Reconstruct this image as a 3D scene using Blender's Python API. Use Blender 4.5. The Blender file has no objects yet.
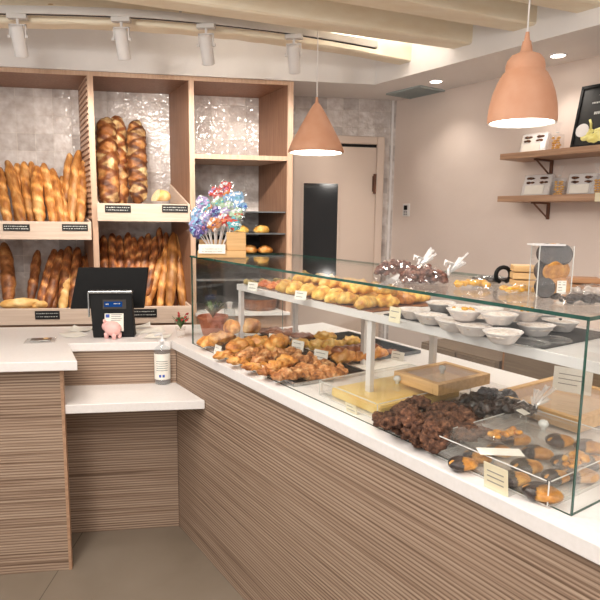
import bpy, bmesh, math, random
from mathutils import Vector, Matrix, Euler, noise
random.seed(7)
R = random.Random(11)
sc = bpy.context.scene
COL = sc.collection
PI = math.pi
rad = math.radians

# ------------------------------------------------------------------ camera
F, PITCH, ROLL, YAW, EYE = 574.0, .1442, .0135, .1518, 1.55
fwd = Vector((math.sin(YAW)*math.cos(PITCH), math.cos(YAW)*math.cos(PITCH), -math.sin(PITCH)))
rt0 = Vector((math.cos(YAW), -math.sin(YAW), 0)); up0 = rt0.cross(fwd)
rt = rt0*math.cos(ROLL) + up0*math.sin(ROLL); up = -rt0*math.sin(ROLL) + up0*math.cos(ROLL)
cd = bpy.data.cameras.new('camera'); cam = bpy.data.objects.new('camera', cd); COL.objects.link(cam)
M = Matrix((rt, up, -fwd)).transposed().to_4x4(); M.translation = (0, 0, EYE); cam.matrix_world = M
cd.sensor_width = 36; cd.lens = 36*F/600; cd.clip_start = .05
sc.camera = cam
def ray(px, py): return fwd + rt*((px-300)/F) - up*((py-300)/F)
def onz(px, py, z):
    d = ray(px, py); return Vector((0, 0, EYE)) + d*((z-EYE)/d.z)
def ony(px, py, y):
    d = ray(px, py); return Vector((0, 0, EYE)) + d*(y/d.y)

# ------------------------------------------------------------------ frames
X0, Y0, TH, HC = -.1772, 2.7546, 1.1199, .9536          # corner of the display counter
cT, sT = math.cos(TH), math.sin(TH)
def CW(t, d, z=0): return Vector((X0+t*cT+d*sT, Y0-t*sT+d*cT, z))
def td(p): vx, vy = p[0]-X0, p[1]-Y0; return vx*cT-vy*sT, vx*sT+vy*cT
def cz(px, py, z): return td(onz(px, py, z))
YR, YB, ZT = 3.68, 4.12, 2.38                            # rack front, back wall, soffit
XC = 1.311; GA = PI/2-TH
sg, cg = math.sin(GA), math.cos(GA)
def WW(u, o, z=0): return Vector((XC+u*sg-o*cg, YB-u*cg-o*sg, z))
def onw(px, py, o=0):
    d = ray(px, py); n = Vector((cg, sg, 0)); p0 = WW(0, o, 0)
    k = (p0.dot(n))/(d.x*n.x+d.y*n.y); q = Vector((0, 0, EYE))+d*k
    return (q.x-XC)*sg-(q.y-YB)*cg, q.z

# ------------------------------------------------------------------ materials
def srgb(c): return tuple((x/12.92 if x <= .04045 else ((x+.055)/1.055)**2.4) for x in (v/255 for v in c))+(1,)
def newmat(name):
    m = bpy.data.materials.new(name); m.use_nodes = True; nt = m.node_tree; nt.nodes.clear()
    out = nt.nodes.new('ShaderNodeOutputMaterial'); return m, nt, out
def N(nt, t, **k):
    n = nt.nodes.new(t)
    for a, v in k.items():
        if a.startswith('i_'):
            key = a[2:]; key = int(key) if key.isdigit() else key.replace('_', ' '); n.inputs[key].default_value = v
        else: setattr(n, a, v)
    return n
def L(nt, a, ai, b, bi): nt.links.new(a.outputs[ai], b.inputs[bi])
def ramp(nt, stops):
    n = nt.nodes.new('ShaderNodeValToRGB'); e = n.color_ramp.elements
    while len(e) < len(stops): e.new(.5)
    for i, (p, c) in enumerate(stops): e[i].position = p; e[i].color = srgb(c)
    return n
def mat(name, c1, c2=None, rough=.5, scale=8, bump=0, metal=0, coord='Object', stretch=(1, 1, 1), detail=4, spec=.5, lo=.35, hi=.65, bscale=None, coat=0):
    m, nt, out = newmat(name); p = N(nt, 'ShaderNodeBsdfPrincipled'); L(nt, p, 0, out, 0)
    p.inputs['Roughness'].default_value = rough; p.inputs['Metallic'].default_value = metal
    p.inputs['Specular IOR Level'].default_value = spec; p.inputs['Coat Weight'].default_value = coat
    tc = N(nt, 'ShaderNodeTexCoord'); mp = N(nt, 'ShaderNodeMapping'); mp.inputs['Scale'].default_value = stretch
    L(nt, tc, coord, mp, 0); nz = N(nt, 'ShaderNodeTexNoise', i_Scale=scale, i_Detail=detail); L(nt, mp, 0, nz, 0)
    r = ramp(nt, [(lo, c1), (hi, c2 or c1)]); L(nt, nz, 0, r, 0); L(nt, r, 0, p, 'Base Color')
    if bump:
        b = N(nt, 'ShaderNodeBump', i_Strength=bump, i_Distance=.01)
        if bscale: n2 = N(nt, 'ShaderNodeTexNoise', i_Scale=bscale, i_Detail=3); L(nt, mp, 0, n2, 0); L(nt, n2, 0, b, 'Height')
        else: L(nt, nz, 0, b, 'Height')
        L(nt, b, 0, p, 'Normal')
    return m
def wood(name, c1, c2, axis=0, scale=3, rough=.5):
    st = [30, 30, 30]; st[axis] = 1.5
    return mat(name, c1, c2, rough, scale, .05, stretch=tuple(st), detail=5)
def slatwood(name):
    m, nt, out = newmat(name); p = N(nt, 'ShaderNodeBsdfPrincipled', i_Roughness=.55); L(nt, p, 0, out, 0)
    tc = N(nt, 'ShaderNodeTexCoord'); mp = N(nt, 'ShaderNodeMapping'); L(nt, tc, 'Object', mp, 0)
    mp.inputs['Scale'].default_value = (1.1, 1.1, 110)
    nz = N(nt, 'ShaderNodeTexNoise', i_Scale=1, i_Detail=3, i_Roughness=.6); L(nt, mp, 0, nz, 0)
    wv = N(nt, 'ShaderNodeTexWave', wave_type='BANDS', bands_direction='Z', i_Scale=25, i_Distortion=1.0, i_Detail=2); wv.inputs['Detail Scale'].default_value = .6
    mp2 = N(nt, 'ShaderNodeMapping'); L(nt, tc, 'Object', mp2, 0); mp2.inputs['Scale'].default_value = (.35, .35, 1); L(nt, mp2, 0, wv, 0)
    r1 = ramp(nt, [(.30, (118, 94, 77)), (.44, (162, 137, 117)), (.58, (186, 163, 143)), (.74, (146, 121, 101))]); L(nt, nz, 0, r1, 0)
    r2 = ramp(nt, [(.0, (180, 168, 158)), (.3, (236, 232, 228)), (1, (255, 255, 255))]); L(nt, wv, 0, r2, 0)
    mx = N(nt, 'ShaderNodeMix', data_type='RGBA', blend_type='MULTIPLY', i_0=1); L(nt, r1, 0, mx, 6); L(nt, r2, 0, mx, 7); L(nt, mx, 2, p, 'Base Color')
    b = N(nt, 'ShaderNodeBump', i_Strength=.22, i_Distance=.003); L(nt, wv, 0, b, 'Height'); L(nt, b, 0, p, 'Normal')
    return m
def tiles(name, flip=False):
    m, nt, out = newmat(name); p = N(nt, 'ShaderNodeBsdfPrincipled', i_Roughness=.07); L(nt, p, 0, out, 0)
    tc = N(nt, 'ShaderNodeTexCoord'); sp = N(nt, 'ShaderNodeSeparateXYZ'); L(nt, tc, 'Object', sp, 0)
    cb = N(nt, 'ShaderNodeCombineXYZ'); L(nt, sp, 0, cb, 0); L(nt, sp, 2, cb, 1)
    br = N(nt, 'ShaderNodeTexBrick', offset=0, squash=1, i_Scale=1); L(nt, cb, 0, br, 0)
    br.inputs['Brick Width'].default_value = .115; br.inputs['Row Height'].default_value = .115
    br.inputs['Mortar Size'].default_value = .0026; br.inputs['Mortar Smooth'].default_value = .3
    br.inputs['Color1'].default_value = srgb((228, 221, 217)); br.inputs['Color2'].default_value = srgb((194, 186, 182)); br.inputs['Mortar'].default_value = srgb((222, 215, 208))
    nz = N(nt, 'ShaderNodeTexNoise', i_Scale=18, i_Detail=2); L(nt, cb, 0, nz, 0)
    r = ramp(nt, [(.3, (225, 218, 214)), (.7, (255, 255, 255))]); L(nt, nz, 0, r, 0)
    mx = N(nt, 'ShaderNodeMix', data_type='RGBA', blend_type='MULTIPLY', i_0=1); L(nt, br, 0, mx, 6); L(nt, r, 0, mx, 7); L(nt, mx, 2, p, 'Base Color')
    n2 = N(nt, 'ShaderNodeTexNoise', i_Scale=34, i_Detail=1); L(nt, cb, 0, n2, 0)
    b1 = N(nt, 'ShaderNodeBump', i_Strength=.42, i_Distance=.012); L(nt, n2, 0, b1, 'Height')
    b2 = N(nt, 'ShaderNodeBump', i_Strength=.6, i_Distance=.004, invert=True); L(nt, br, 1, b2, 'Height'); L(nt, b1, 0, b2, 'Normal'); L(nt, b2, 0, p, 'Normal')
    return m
def clear(name, tint=(1, 1, 1), base=.035, rough=.02, haze=0.0, hazecol=(1, 1, 1)):
    """thin pane: mostly transparent, Fresnel-like reflection, optional slight haze"""
    m, nt, out = newmat(name)
    tr = N(nt, 'ShaderNodeBsdfTransparent'); tr.inputs[0].default_value = tint+(1,)
    gl = N(nt, 'ShaderNodeBsdfGlossy', i_Roughness=rough); gl.inputs[0].default_value = (1, 1, 1, 1)
    lw = N(nt, 'ShaderNodeLayerWeight', i_Blend=.5)
    pw = N(nt, 'ShaderNodeMath', operation='POWER'); L(nt, lw, 'Facing', pw, 0); pw.inputs[1].default_value = 4
    ma = N(nt, 'ShaderNodeMath', operation='MULTIPLY_ADD'); L(nt, pw, 0, ma, 0); ma.inputs[1].default_value = .55; ma.inputs[2].default_value = base
    mx = N(nt, 'ShaderNodeMixShader'); L(nt, ma, 0, mx, 0); L(nt, tr, 0, mx, 1); L(nt, gl, 0, mx, 2)
    if haze:
        df = N(nt, 'ShaderNodeBsdfDiffuse'); df.inputs[0].default_value = hazecol+(1,)
        m2 = N(nt, 'ShaderNodeMixShader', i_0=haze); L(nt, mx, 0, m2, 1); L(nt, df, 0, m2, 2); mx = m2
    L(nt, mx, 0, out, 0); return m
def emit(name, c, s):
    m, nt, out = newmat(name); e = N(nt, 'ShaderNodeEmission', i_Strength=s); e.inputs[0].default_value = srgb(c); L(nt, e, 0, out, 0); return m
def crust(name, base, dark, light, scale=9, rough=.45, bump=.6, lo=.3, hi=.7, stretch=(1, 1, 1), coat=.15):
    m, nt, out = newmat(name); p = N(nt, 'ShaderNodeBsdfPrincipled', i_Roughness=rough); L(nt, p, 0, out, 0)
    p.inputs['Coat Weight'].default_value = coat; p.inputs['Coat Roughness'].default_value = .3
    tc = N(nt, 'ShaderNodeTexCoord'); oi = N(nt, 'ShaderNodeObjectInfo')
    va = N(nt, 'ShaderNodeVectorMath', operation='ADD'); mp = N(nt, 'ShaderNodeMapping'); mp.inputs['Scale'].default_value = stretch
    L(nt, tc, 'Object', mp, 0); L(nt, mp, 0, va, 0); L(nt, oi, 'Location', va, 1)
    nz = N(nt, 'ShaderNodeTexNoise', i_Scale=scale, i_Detail=5, i_Roughness=.6); L(nt, va, 0, nz, 0)
    r = ramp(nt, [(lo, dark), ((lo+hi)/2, base), (hi, light)]); L(nt, nz, 0, r, 0)
    at = N(nt, 'ShaderNodeAttribute', attribute_name='Col'); mx = N(nt, 'ShaderNodeMix', data_type='RGBA', blend_type='MULTIPLY', i_0=1)
    L(nt, r, 0, mx, 6); L(nt, at, 'Color', mx, 7)
    hs = N(nt, 'ShaderNodeHueSaturation'); L(nt, mx, 2, hs, 'Color')
    mr = N(nt, 'ShaderNodeMapRange'); mr.inputs['To Min'].default_value = .82; mr.inputs['To Max'].default_value = 1.15; L(nt, oi, 'Random', mr, 0); L(nt, mr, 0, hs, 'Value')
    L(nt, hs, 0, p, 'Base Color')
    n2 = N(nt, 'ShaderNodeTexNoise', i_Scale=scale*6, i_Detail=4); L(nt, va, 0, n2, 0)
    b = N(nt, 'ShaderNodeBump', i_Strength=bump, i_Distance=.004); L(nt, n2, 0, b, 'Height'); L(nt, b, 0, p, 'Normal')
    return m

MT = dict(
 slat=slatwood('ridged_oak_laminate'), tile=tiles('glazed_square_tiles'),
 worktop=mat('white_worktop', (238, 233, 230), (234, 229, 225), .28, 90, 0),
 wallp=mat('beige_plaster', (228, 212, 202), (224, 208, 197), .75, 3, .08, bscale=40),
 ceilp=mat('white_plaster', (240, 237, 235), (236, 232, 229), .8, 3, .06, bscale=30),
 beam=mat('pale_limewashed_beam', (246, 236, 214), (240, 226, 200), .6, 3, .03, stretch=(2, 6, 6)),
 knot=mat('beam_knot', (214, 186, 146), (196, 160, 116), .6, 30),
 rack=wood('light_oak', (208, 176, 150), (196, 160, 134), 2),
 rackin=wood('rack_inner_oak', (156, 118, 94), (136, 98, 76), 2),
 crate=wood('crate_pine', (224, 202, 184), (214, 190, 170), 0),
 shelfw=wood('shelf_oak', (190, 152, 122), (168, 130, 102), 0),
 boxw=wood('beech_box', (222, 182, 128), (205, 162, 108), 0),
 boxw2=wood('cedar_box', (176, 128, 88), (150, 104, 68), 0),
 door=mat('door_paint', (214, 195, 181), (210, 190, 176), .45, 2),
 darkglass=mat('dark_door_glass', (24, 24, 24), (34, 30, 28), .08, 3),
 black=mat('black_plastic', (12, 12, 13), (16, 16, 17), .6, 12, spec=.25),
 slate=mat('blackboard', (18, 18, 18), (26, 25, 24), .5, 20),
 chalk=mat('chalk', (205, 205, 200), None, .8),
 white=mat('white_paint', (232, 228, 226), (224, 220, 218), .35, 8),
 whitemetal=mat('white_metal', (226, 222, 220), (218, 214, 212), .3, 8),
 grey=mat('grey_metal', (120, 124, 126), (100, 104, 106), .35, 20, metal=.6),
 dkgrey=mat('dark_grey_cabinet', (52, 58, 62), (44, 50, 54), .4, 6),
 vent=mat('vent_grey', (172, 182, 182), (164, 174, 174), .6, 6),
 steel=mat('brushed_steel', (190, 190, 188), (165, 165, 163), .25, 40, metal=.9, stretch=(1, 12, 1)),
 terra=mat('terracotta', (216, 164, 134), (210, 154, 122), .65, 12, .08),
 terrapot=mat('clay_pot', (190, 112, 80), (172, 98, 68), .7, 12, .1),
 lampin=mat('lamp_inner_white', (250, 246, 240), None, .5),
 bulb=emit('lamp_glow', (255, 248, 236), 9), dl=emit('downlight_glow', (255, 246, 232), 14),
 floor=None, card=mat('paper_card', (244, 240, 230), (238, 233, 222), .6, 30), cardy=mat('cream_card', (236, 226, 196), (228, 216, 184), .6, 30),
 ink=mat('printed_ink', (150, 142, 132), None, .6), inkb=mat('blue_ink', (60, 92, 180), None, .5),
 pane=clear('clear_glass', (.985, .995, .99)), acrylic=clear('clear_acrylic', (.98, .98, .975), .06, .04, .05, (1, 1, .98)),
 cello=clear('cellophane', (.975, .975, .975), .09, .06, .03), edge=mat('green_glass_edge', (32, 70, 60), (46, 92, 80), .08, 20),
 acredge=mat('acrylic_rim', (225, 224, 218), (206, 205, 200), .15, 30),
 bag=crust('baguette_crust', (200, 138, 72), (140, 82, 36), (234, 192, 134), 26, .5, .5, stretch=(1, 1, .35)),
 brown=crust('dark_baguette_crust', (150, 90, 48), (86, 46, 22), (214, 160, 104), 24, .5, .6, stretch=(1, 1, .5)),
 loaf=crust('rustic_loaf_crust', (158, 96, 48), (98, 54, 26), (202, 148, 90), 16, .55, .8),
 ciab=crust('pale_bread_crust', (232, 190, 122), (212, 158, 84), (242, 212, 158), 12, .6, .5),
 crumb=mat('bread_crumb', (240, 220, 178), (226, 200, 150), .8, 60, .4),
 gold=crust('golden_pastry', (220, 152, 72), (160, 88, 32), (242, 200, 128), 30, .4, .7, coat=.3),
 yell=crust('cheese_pastry', (242, 196, 96), (200, 122, 42), (252, 226, 150), 34, .45, .8, coat=.25),
 dustp=crust('nut_pastry', (192, 126, 68), (104, 56, 28), (236, 202, 156), 55, .5, .9),
 choc=crust('chocolate_glaze', (136, 78, 44), (88, 48, 26), (176, 112, 68), 18, .35, .4, coat=.4),
 red=crust('tomato_pastry', (206, 116, 70), (160, 70, 40), (230, 168, 110), 30, .4, .7),
 green=crust('herb_canape', (160, 140, 80), (92, 86, 50), (222, 204, 150), 50, .5, .7),
 cook=crust('brown_cookie', (102, 68, 50), (62, 36, 25), (142, 96, 68), 70, .8, 1.0, coat=0, lo=.36, hi=.66),
 dark=crust('dark_chocolate', (46, 34, 30), (24, 18, 16), (84, 66, 58), 40, .3, .9, coat=.5),
 nut=crust('candied_nut', (128, 80, 66), (74, 42, 34), (182, 136, 116), 60, .5, .9),
 orange=crust('candied_orange', (206, 142, 62), (160, 98, 36), (230, 178, 96), 40, .4, .6, coat=.3),
 amber=mat('amber_sweets', (238, 186, 60), (214, 148, 30), .3, 90, .3, coat=.4),
 cup=mat('white_paper_cup', (238, 230, 226), (222, 212, 208), .5, 40, .3), cream=crust('sugar_filling', (236, 222, 212), (206, 184, 168), (248, 240, 232), 60, .6, .8),
 tartf=mat('flan_yellow', (244, 214, 132), (232, 192, 100), .35, 10), pig=mat('pink_porcelain', (246, 198, 192), (240, 186, 180), .25, 20),
 leaf=mat('leaf_green', (96, 122, 70), (66, 92, 50), .5, 20), redleaf=mat('red_flower', (196, 72, 62), (170, 50, 48), .5, 20),
 soap=clear('sanitiser_bottle', (.93, .95, .96), .07, .05, .12, (.8, .82, .84)),
 rail=mat('track_grey', (214, 210, 206), (206, 202, 198), .4, 10), iron=mat('rust_bracket', (116, 74, 52), (96, 60, 42), .5, 20),
 screen=emit('display_glow', (40, 92, 170), .5), towel=mat('grey_inner', (60, 56, 54), None, .8),
 tail=clear('cellophane_tail', (.97, .97, .97), .15, .1, .4), bloss=mat('blossom_yellow', (240, 234, 160), (226, 214, 120), .5, 40), backw=wood('dull_brown_laminate', (140, 120, 98), (122, 102, 82), 0), teal=mat('wrapper_teal', (120, 196, 204), (90, 160, 180), .3, 60), blue=mat('wrapper_blue', (150, 196, 232), (190, 220, 240), .3, 60), lil=mat('wrapper_lilac', (190, 176, 214), (220, 206, 226), .3, 60),
 redw=mat('wrapper_red', (214, 96, 84), (196, 70, 64), .3, 60), orw=mat('wrapper_orange', (224, 150, 96), (210, 120, 70), .3, 60), grn=mat('wrapper_green', (176, 206, 170), (206, 222, 190), .3, 60), purple=mat('wrapper_purple', (96, 84, 150), (120, 110, 180), .3, 60),
)
def floormat():
    m, nt, out = newmat('taupe_floor_tiles'); p = N(nt, 'ShaderNodeBsdfPrincipled', i_Roughness=.42); L(nt, p, 0, out, 0)
    tc = N(nt, 'ShaderNodeTexCoord'); mp = N(nt, 'ShaderNodeMapping')
    g = onz(44, 586, 0); h = onz(203, 595.5, 0); mp.vector_type = 'TEXTURE'
    mp.inputs['Location'].default_value = (g.x, h.y, 0); mp.inputs['Rotation'].default_value = (0, 0, rad(-7)); L(nt, tc, 'Object', mp, 0)
    br = N(nt, 'ShaderNodeTexBrick', offset=0, squash=1, i_Scale=1); L(nt, mp, 0, br, 0)
    br.inputs['Brick Width'].default_value = .9; br.inputs['Row Height'].default_value = .9; br.inputs['Mortar Size'].default_value = .0022
    br.inputs['Color1'].default_value = srgb((138, 126, 112)); br.inputs['Color2'].default_value = srgb((134, 122, 108)); br.inputs['Mortar'].default_value = srgb((88, 78, 66))
    nz = N(nt, 'ShaderNodeTexNoise', i_Scale=2.2, i_Detail=6); L(nt, tc, 'Object', nz, 0); r = ramp(nt, [(.3, (226, 222, 216)), (.7, (255, 255, 255))]); L(nt, nz, 0, r, 0)
    mx = N(nt, 'ShaderNodeMix', data_type='RGBA', blend_type='MULTIPLY', i_0=1); L(nt, br, 0, mx, 6); L(nt, r, 0, mx, 7); L(nt, mx, 2, p, 'Base Color'); return m
MT['floor'] = floormat()

# ------------------------------------------------------------------ mesh helper
class MB:
    def __init__(s): s.bm = bmesh.new(); s.col = s.bm.loops.layers.float_color.new('Col'); s.mi = 0
    def _new(s, fs, c=None):
        for f in fs:
            f.material_index = s.mi
            for l in f.loops: l[s.col] = (c or (1, 1, 1))+(1,)
    def box(s, a, b, m=None, bev=0, c=None):
        a, b = Vector(a), Vector(b); n0 = len(s.bm.faces)
        r = bmesh.ops.create_cube(s.bm, size=1); vs = r['verts']
        for v in vs: v.co = Vector((a.x+(v.co.x+.5)*(b.x-a.x), a.y+(v.co.y+.5)*(b.y-a.y), a.z+(v.co.z+.5)*(b.z-a.z)))
        if bev:
            es = list({e for v in vs for e in v.link_edges}); r2 = bmesh.ops.bevel(s.bm, geom=es, offset=bev, segments=2, affect='EDGES'); vs = list({v for f in s.bm.faces for v in f.verts if f.index == -1 or True and f in r2['faces']} | {v for v in vs if v.is_valid})
            comp = set(vs)
            vs = list(comp)
        if m is not None:
            for v in vs: v.co = m @ v.co
        fs = {f for v in vs for f in v.link_faces}; s._new(fs, c); return s
    def prism(s, pts, z0, z1, m=None, c=None):
        """polygon in xy extruded z0..z1"""
        lo = [s.bm.verts.new((x, y, z0)) for x, y in pts]; hi = [s.bm.verts.new((x, y, z1)) for x, y in pts]; n = len(pts)
        fs = [s.bm.faces.new(lo[::-1]), s.bm.faces.new(hi)]+[s.bm.faces.new((lo[i], lo[(i+1) % n], hi[(i+1) % n], hi[i])) for i in range(n)]
        if m is not None:
            for v in lo+hi: v.co = m @ v.co
        s._new(fs, c); return s
    def sweep(s, pts, rads, seg=10, cap=True, flat=1, m=None, cf=None):
        """tube along pts; rads number or list (rx) ; flat scales second axis"""
        pts = [Vector(p) for p in pts]; n = len(pts); rings = []; prev = None
        if not hasattr(rads, '__len__'): rads = [rads]*n
        for i, p in enumerate(pts):
            t = (pts[min(i+1, n-1)]-pts[max(i-1, 0)]).normalized()
            a = prev or (Vector((0, 0, 1)) if abs(t.z) < .9 else Vector((0, 1, 0)))
            x = (a-t*a.dot(t)).normalized(); y = t.cross(x); prev = x
            ring = []
            for k in range(seg):
                an = 2*PI*k/seg; rr = rads[i]
                ring.append(s.bm.verts.new(p+x*(math.cos(an)*rr*flat)+y*(math.sin(an)*rr)))
            rings.append(ring)
        fs = []
        for i in range(n-1):
            for k in range(seg):
                f = s.bm.faces.new((rings[i][k], rings[i][(k+1) % seg], rings[i+1][(k+1) % seg], rings[i+1][k])); s._new([f], cf(i/(n-1), k/seg) if cf else None)
        if cap: fs = [s.bm.faces.new(rings[0][::-1]), s.bm.faces.new(rings[-1])]; s._new(fs, cf(0, 0) if cf else None)
        if m is not None:
            for r_ in rings:
                for v in r_: v.co = m @ v.co
        return s
    def lathe(s, prof, seg=32, m=None, c=None):
        rings = []
        for r_, z in prof:
            rings.append([s.bm.verts.new((r_*math.cos(2*PI*k/seg), r_*math.sin(2*PI*k/seg), z)) for k in range(seg)] if r_ > 1e-6 else [s.bm.verts.new((0, 0, z))])
        fs = []
        for a, b in zip(rings, rings[1:]):
            for k in range(seg):
                k2 = (k+1) % seg
                if len(a) == 1 and len(b) == 1: continue
                q = (a[0], b[k2], b[k]) if len(a) == 1 else (a[k], a[k2], b[0]) if len(b) == 1 else (a[k], a[k2], b[k2], b[k])
                fs.append(s.bm.faces.new(q))
        s._new(fs, c)
        if m is not None:
            for r_ in rings:
                for v in r_: v.co = m @ v.co
        return s
    def blob(s, sc_, lump=0, freq=8, seed=0, sub=3, m=None, c=None, flatten=0, cf=None):
        r = bmesh.ops.create_icosphere(s.bm, subdivisions=sub, radius=1); off = Vector((seed*3.1, seed*1.7, seed*.9))
        for v in r['verts']:
            n = v.co.copy(); q = Vector((n.x*sc_[0], n.y*sc_[1], n.z*sc_[2]))
            if lump: q += n*lump*(noise.noise(q*freq+off)+.5*noise.noise(q*freq*2.3+off))
            if flatten and q.z < -flatten*sc_[2]: q.z = -flatten*sc_[2]
            v.co = q
        fs = {f for v in r['verts'] for f in v.link_faces}
        s._new(fs, c)
        if cf:
            for f in fs:
                for l in f.loops: l[s.col] = cf(l.vert.co)+(1,)
        if m is not None:
            for v in r['verts']: v.co = m @ v.co
        return s
    def grid(s, fn, nu, nv, c=None):
        V = [[s.bm.verts.new(fn(i/nu, j/nv)) for j in range(nv+1)] for i in range(nu+1)]
        s._new([s.bm.faces.new((V[i][j], V[i+1][j], V[i+1][j+1], V[i][j+1])) for i in range(nu) for j in range(nv)], c); return s
    def build(s, name, mats, parent=None, smooth=False, bevel=0, loc=None, rot=None):
        bmesh.ops.recalc_face_normals(s.bm, faces=s.bm.faces)
        me = bpy.data.meshes.new(name); s.bm.to_mesh(me); s.bm.free()
        for m in (mats if isinstance(mats, (list, tuple)) else [mats]): me.materials.append(MT[m] if isinstance(m, str) else m)
        if smooth:
            for p in me.polygons: p.use_smooth = True
        o = bpy.data.objects.new(name, me); COL.objects.link(o)
        if parent: o.parent = parent
        if loc is not None: o.location = loc
        if rot is not None: o.rotation_euler = rot
        if bevel:
            b = o.modifiers.new('bevel', 'BEVEL'); b.width = bevel; b.segments = 2; b.limit_method = 'ANGLE'
        return o
def tag(o, label=None, cat=None, group=None, kind=None):
    if label: o['label'] = label
    if cat: o['category'] = cat
    if group: o['group'] = group
    if kind: o['kind'] = kind
    return o
def thing(name, label, cat, loc=(0, 0, 0), rz=0, group=None, rot=None):
    o = bpy.data.objects.new(name, None); COL.objects.link(o); o.empty_display_size = .05
    o.location = loc; o.rotation_euler = rot or (0, 0, rz); return tag(o, label, cat, group)
def dup(root, loc=None, rot=None, label=None, scale=None, cat=None):
    r = root.copy(); COL.objects.link(r)
    if loc is not None: r.location = loc
    if rot is not None: r.rotation_euler = rot
    if scale is not None: r.scale = scale
    if label: r['label'] = label
    for ch in list(root.children):
        c = ch.copy(); COL.objects.link(c); c.parent = r
        for g in list(ch.children):
            d = g.copy(); COL.objects.link(d); d.parent = c
    return r
ORD = ['first', 'second', 'third', 'fourth', 'fifth', 'sixth', 'seventh', 'eighth', 'ninth', 'tenth', 'eleventh', 'twelfth', 'thirteenth', 'fourteenth', 'fifteenth', 'sixteenth', 'seventeenth', 'eighteenth']
def struct(mb, name, m, **k): return tag(mb.build(name, m, **k), kind='structure')
def T(x, y, z): return Matrix.Translation((x, y, z))
def Rz(a): return Matrix.Rotation(a, 4, 'Z')
def Rx(a): return Matrix.Rotation(a, 4, 'X')
def Ry(a): return Matrix.Rotation(a, 4, 'Y')
CR = -TH                      # rotation of things aligned with the display counter
def scribble(mb, x0, x1, y, z0, z1, rows=2, seed=0, words=3, h=.004):
    """rows of short raised strokes in the xz plane at depth y (facing -y)"""
    q = random.Random(seed)
    for r_ in range(rows):
        zc = z1-(r_+.5)*(z1-z0)/rows; x = x0
        while x < x1-.004:
            w = q.uniform(.004, .012); mb.box((x, y-.0006, zc-h/2*q.uniform(.5, 1)), (min(x+w, x1), y, zc+h/2*q.uniform(.5, 1))); x += w+q.uniform(.002, .006)

# ------------------------------------------------------------------ the setting
cpt = WW(0, 0)
struct(MB().prism([(-3.2, -2.6), (4.6, -2.6), (4.6, 4.4), (-3.2, 4.4)], -.05, 0), 'floor', 'floor')
struct(MB().prism([(-3.2, YB), (XC+.3, YB), (XC+.3, YB+.1), (-3.2, YB+.1)], 0, 2.7), 'wall_back', 'tile')
w0, w1 = WW(0, 0), WW(7.0, 0); e0, e1 = WW(0, -.1), WW(7.0, -.1)
struct(MB().prism([(w0.x, w0.y), (e0.x, e0.y), (e1.x, e1.y), (w1.x, w1.y)], 0, 2.7), 'wall_right', 'wallp')
struct(MB().prism([(-3.2, -2.6), (4.6, -2.6), (4.6, 4.4), (-3.2, 4.4)], 2.63, 2.7), 'ceiling', 'ceilp')
# soffits: one over the bread rack, one along the right wall, joined in the corner
SO = .46
a = WW(0, SO); k = (a.y-3.665)/cg
s1 = Vector((a.x+k*sg, 3.665, 0)); s2 = WW(7, SO)
struct(MB().prism([(-3.2, 3.665), (s1.x, s1.y), (s2.x, s2.y), (w1.x, w1.y), (XC, YB), (-3.2, YB)], ZT, 2.63), 'trim_1', 'ceilp')
# end strip at the corner of tile and plaster
struct(MB().box((XC-.035, YB-.012, 0), (XC-.02, YB, ZT)), 'trim_2', 'white')

# door in the back wall
DX0, DX1, DZ = .50, 1.165, 2.045
d = struct(MB().box((DX0, YB-.03, 0), (DX1, YB, DZ)), 'door_1', 'door')
fr = MB(); fr.box((DX1, YB-.05, 0), (DX1+.055, YB, DZ+.075)); fr.box((DX0-.055, YB-.05, DZ+.02), (DX1, YB, DZ+.075)); fr.box((DX0-.055, YB-.05, 0), (DX0, YB, DZ+.02))
fr.build('door_frame', 'door', d, bevel=.006)
MB().box((.64, YB-.034, 1.0), (.888, YB-.029, 1.785)).build('door_glass', 'darkglass', d)
MB().box((DX0, YB-.028, DZ), (DX1, YB-.02, DZ+.02)).build('door_gap', 'black', d)
gb = MB(); 
for (x0, x1, z0, z1) in ((.625, .64, .985, 1.8), (.888, .903, .985, 1.8), (.64, .888, 1.785, 1.8), (.64, .888, .985, 1.0)): gb.box((x0, YB-.04, z0), (x1, YB-.029, z1))
gb.build('glass_bead', 'door', d)
hb = MB(); hb.sweep([(1.155, YB-.045, 1.72), (1.155, YB-.045, 1.86)], .011, 10); hb.box((1.14, YB-.04, 1.735), (1.17, YB-.03, 1.845)); hb.build('hinge', 'iron', d, smooth=False)

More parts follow.
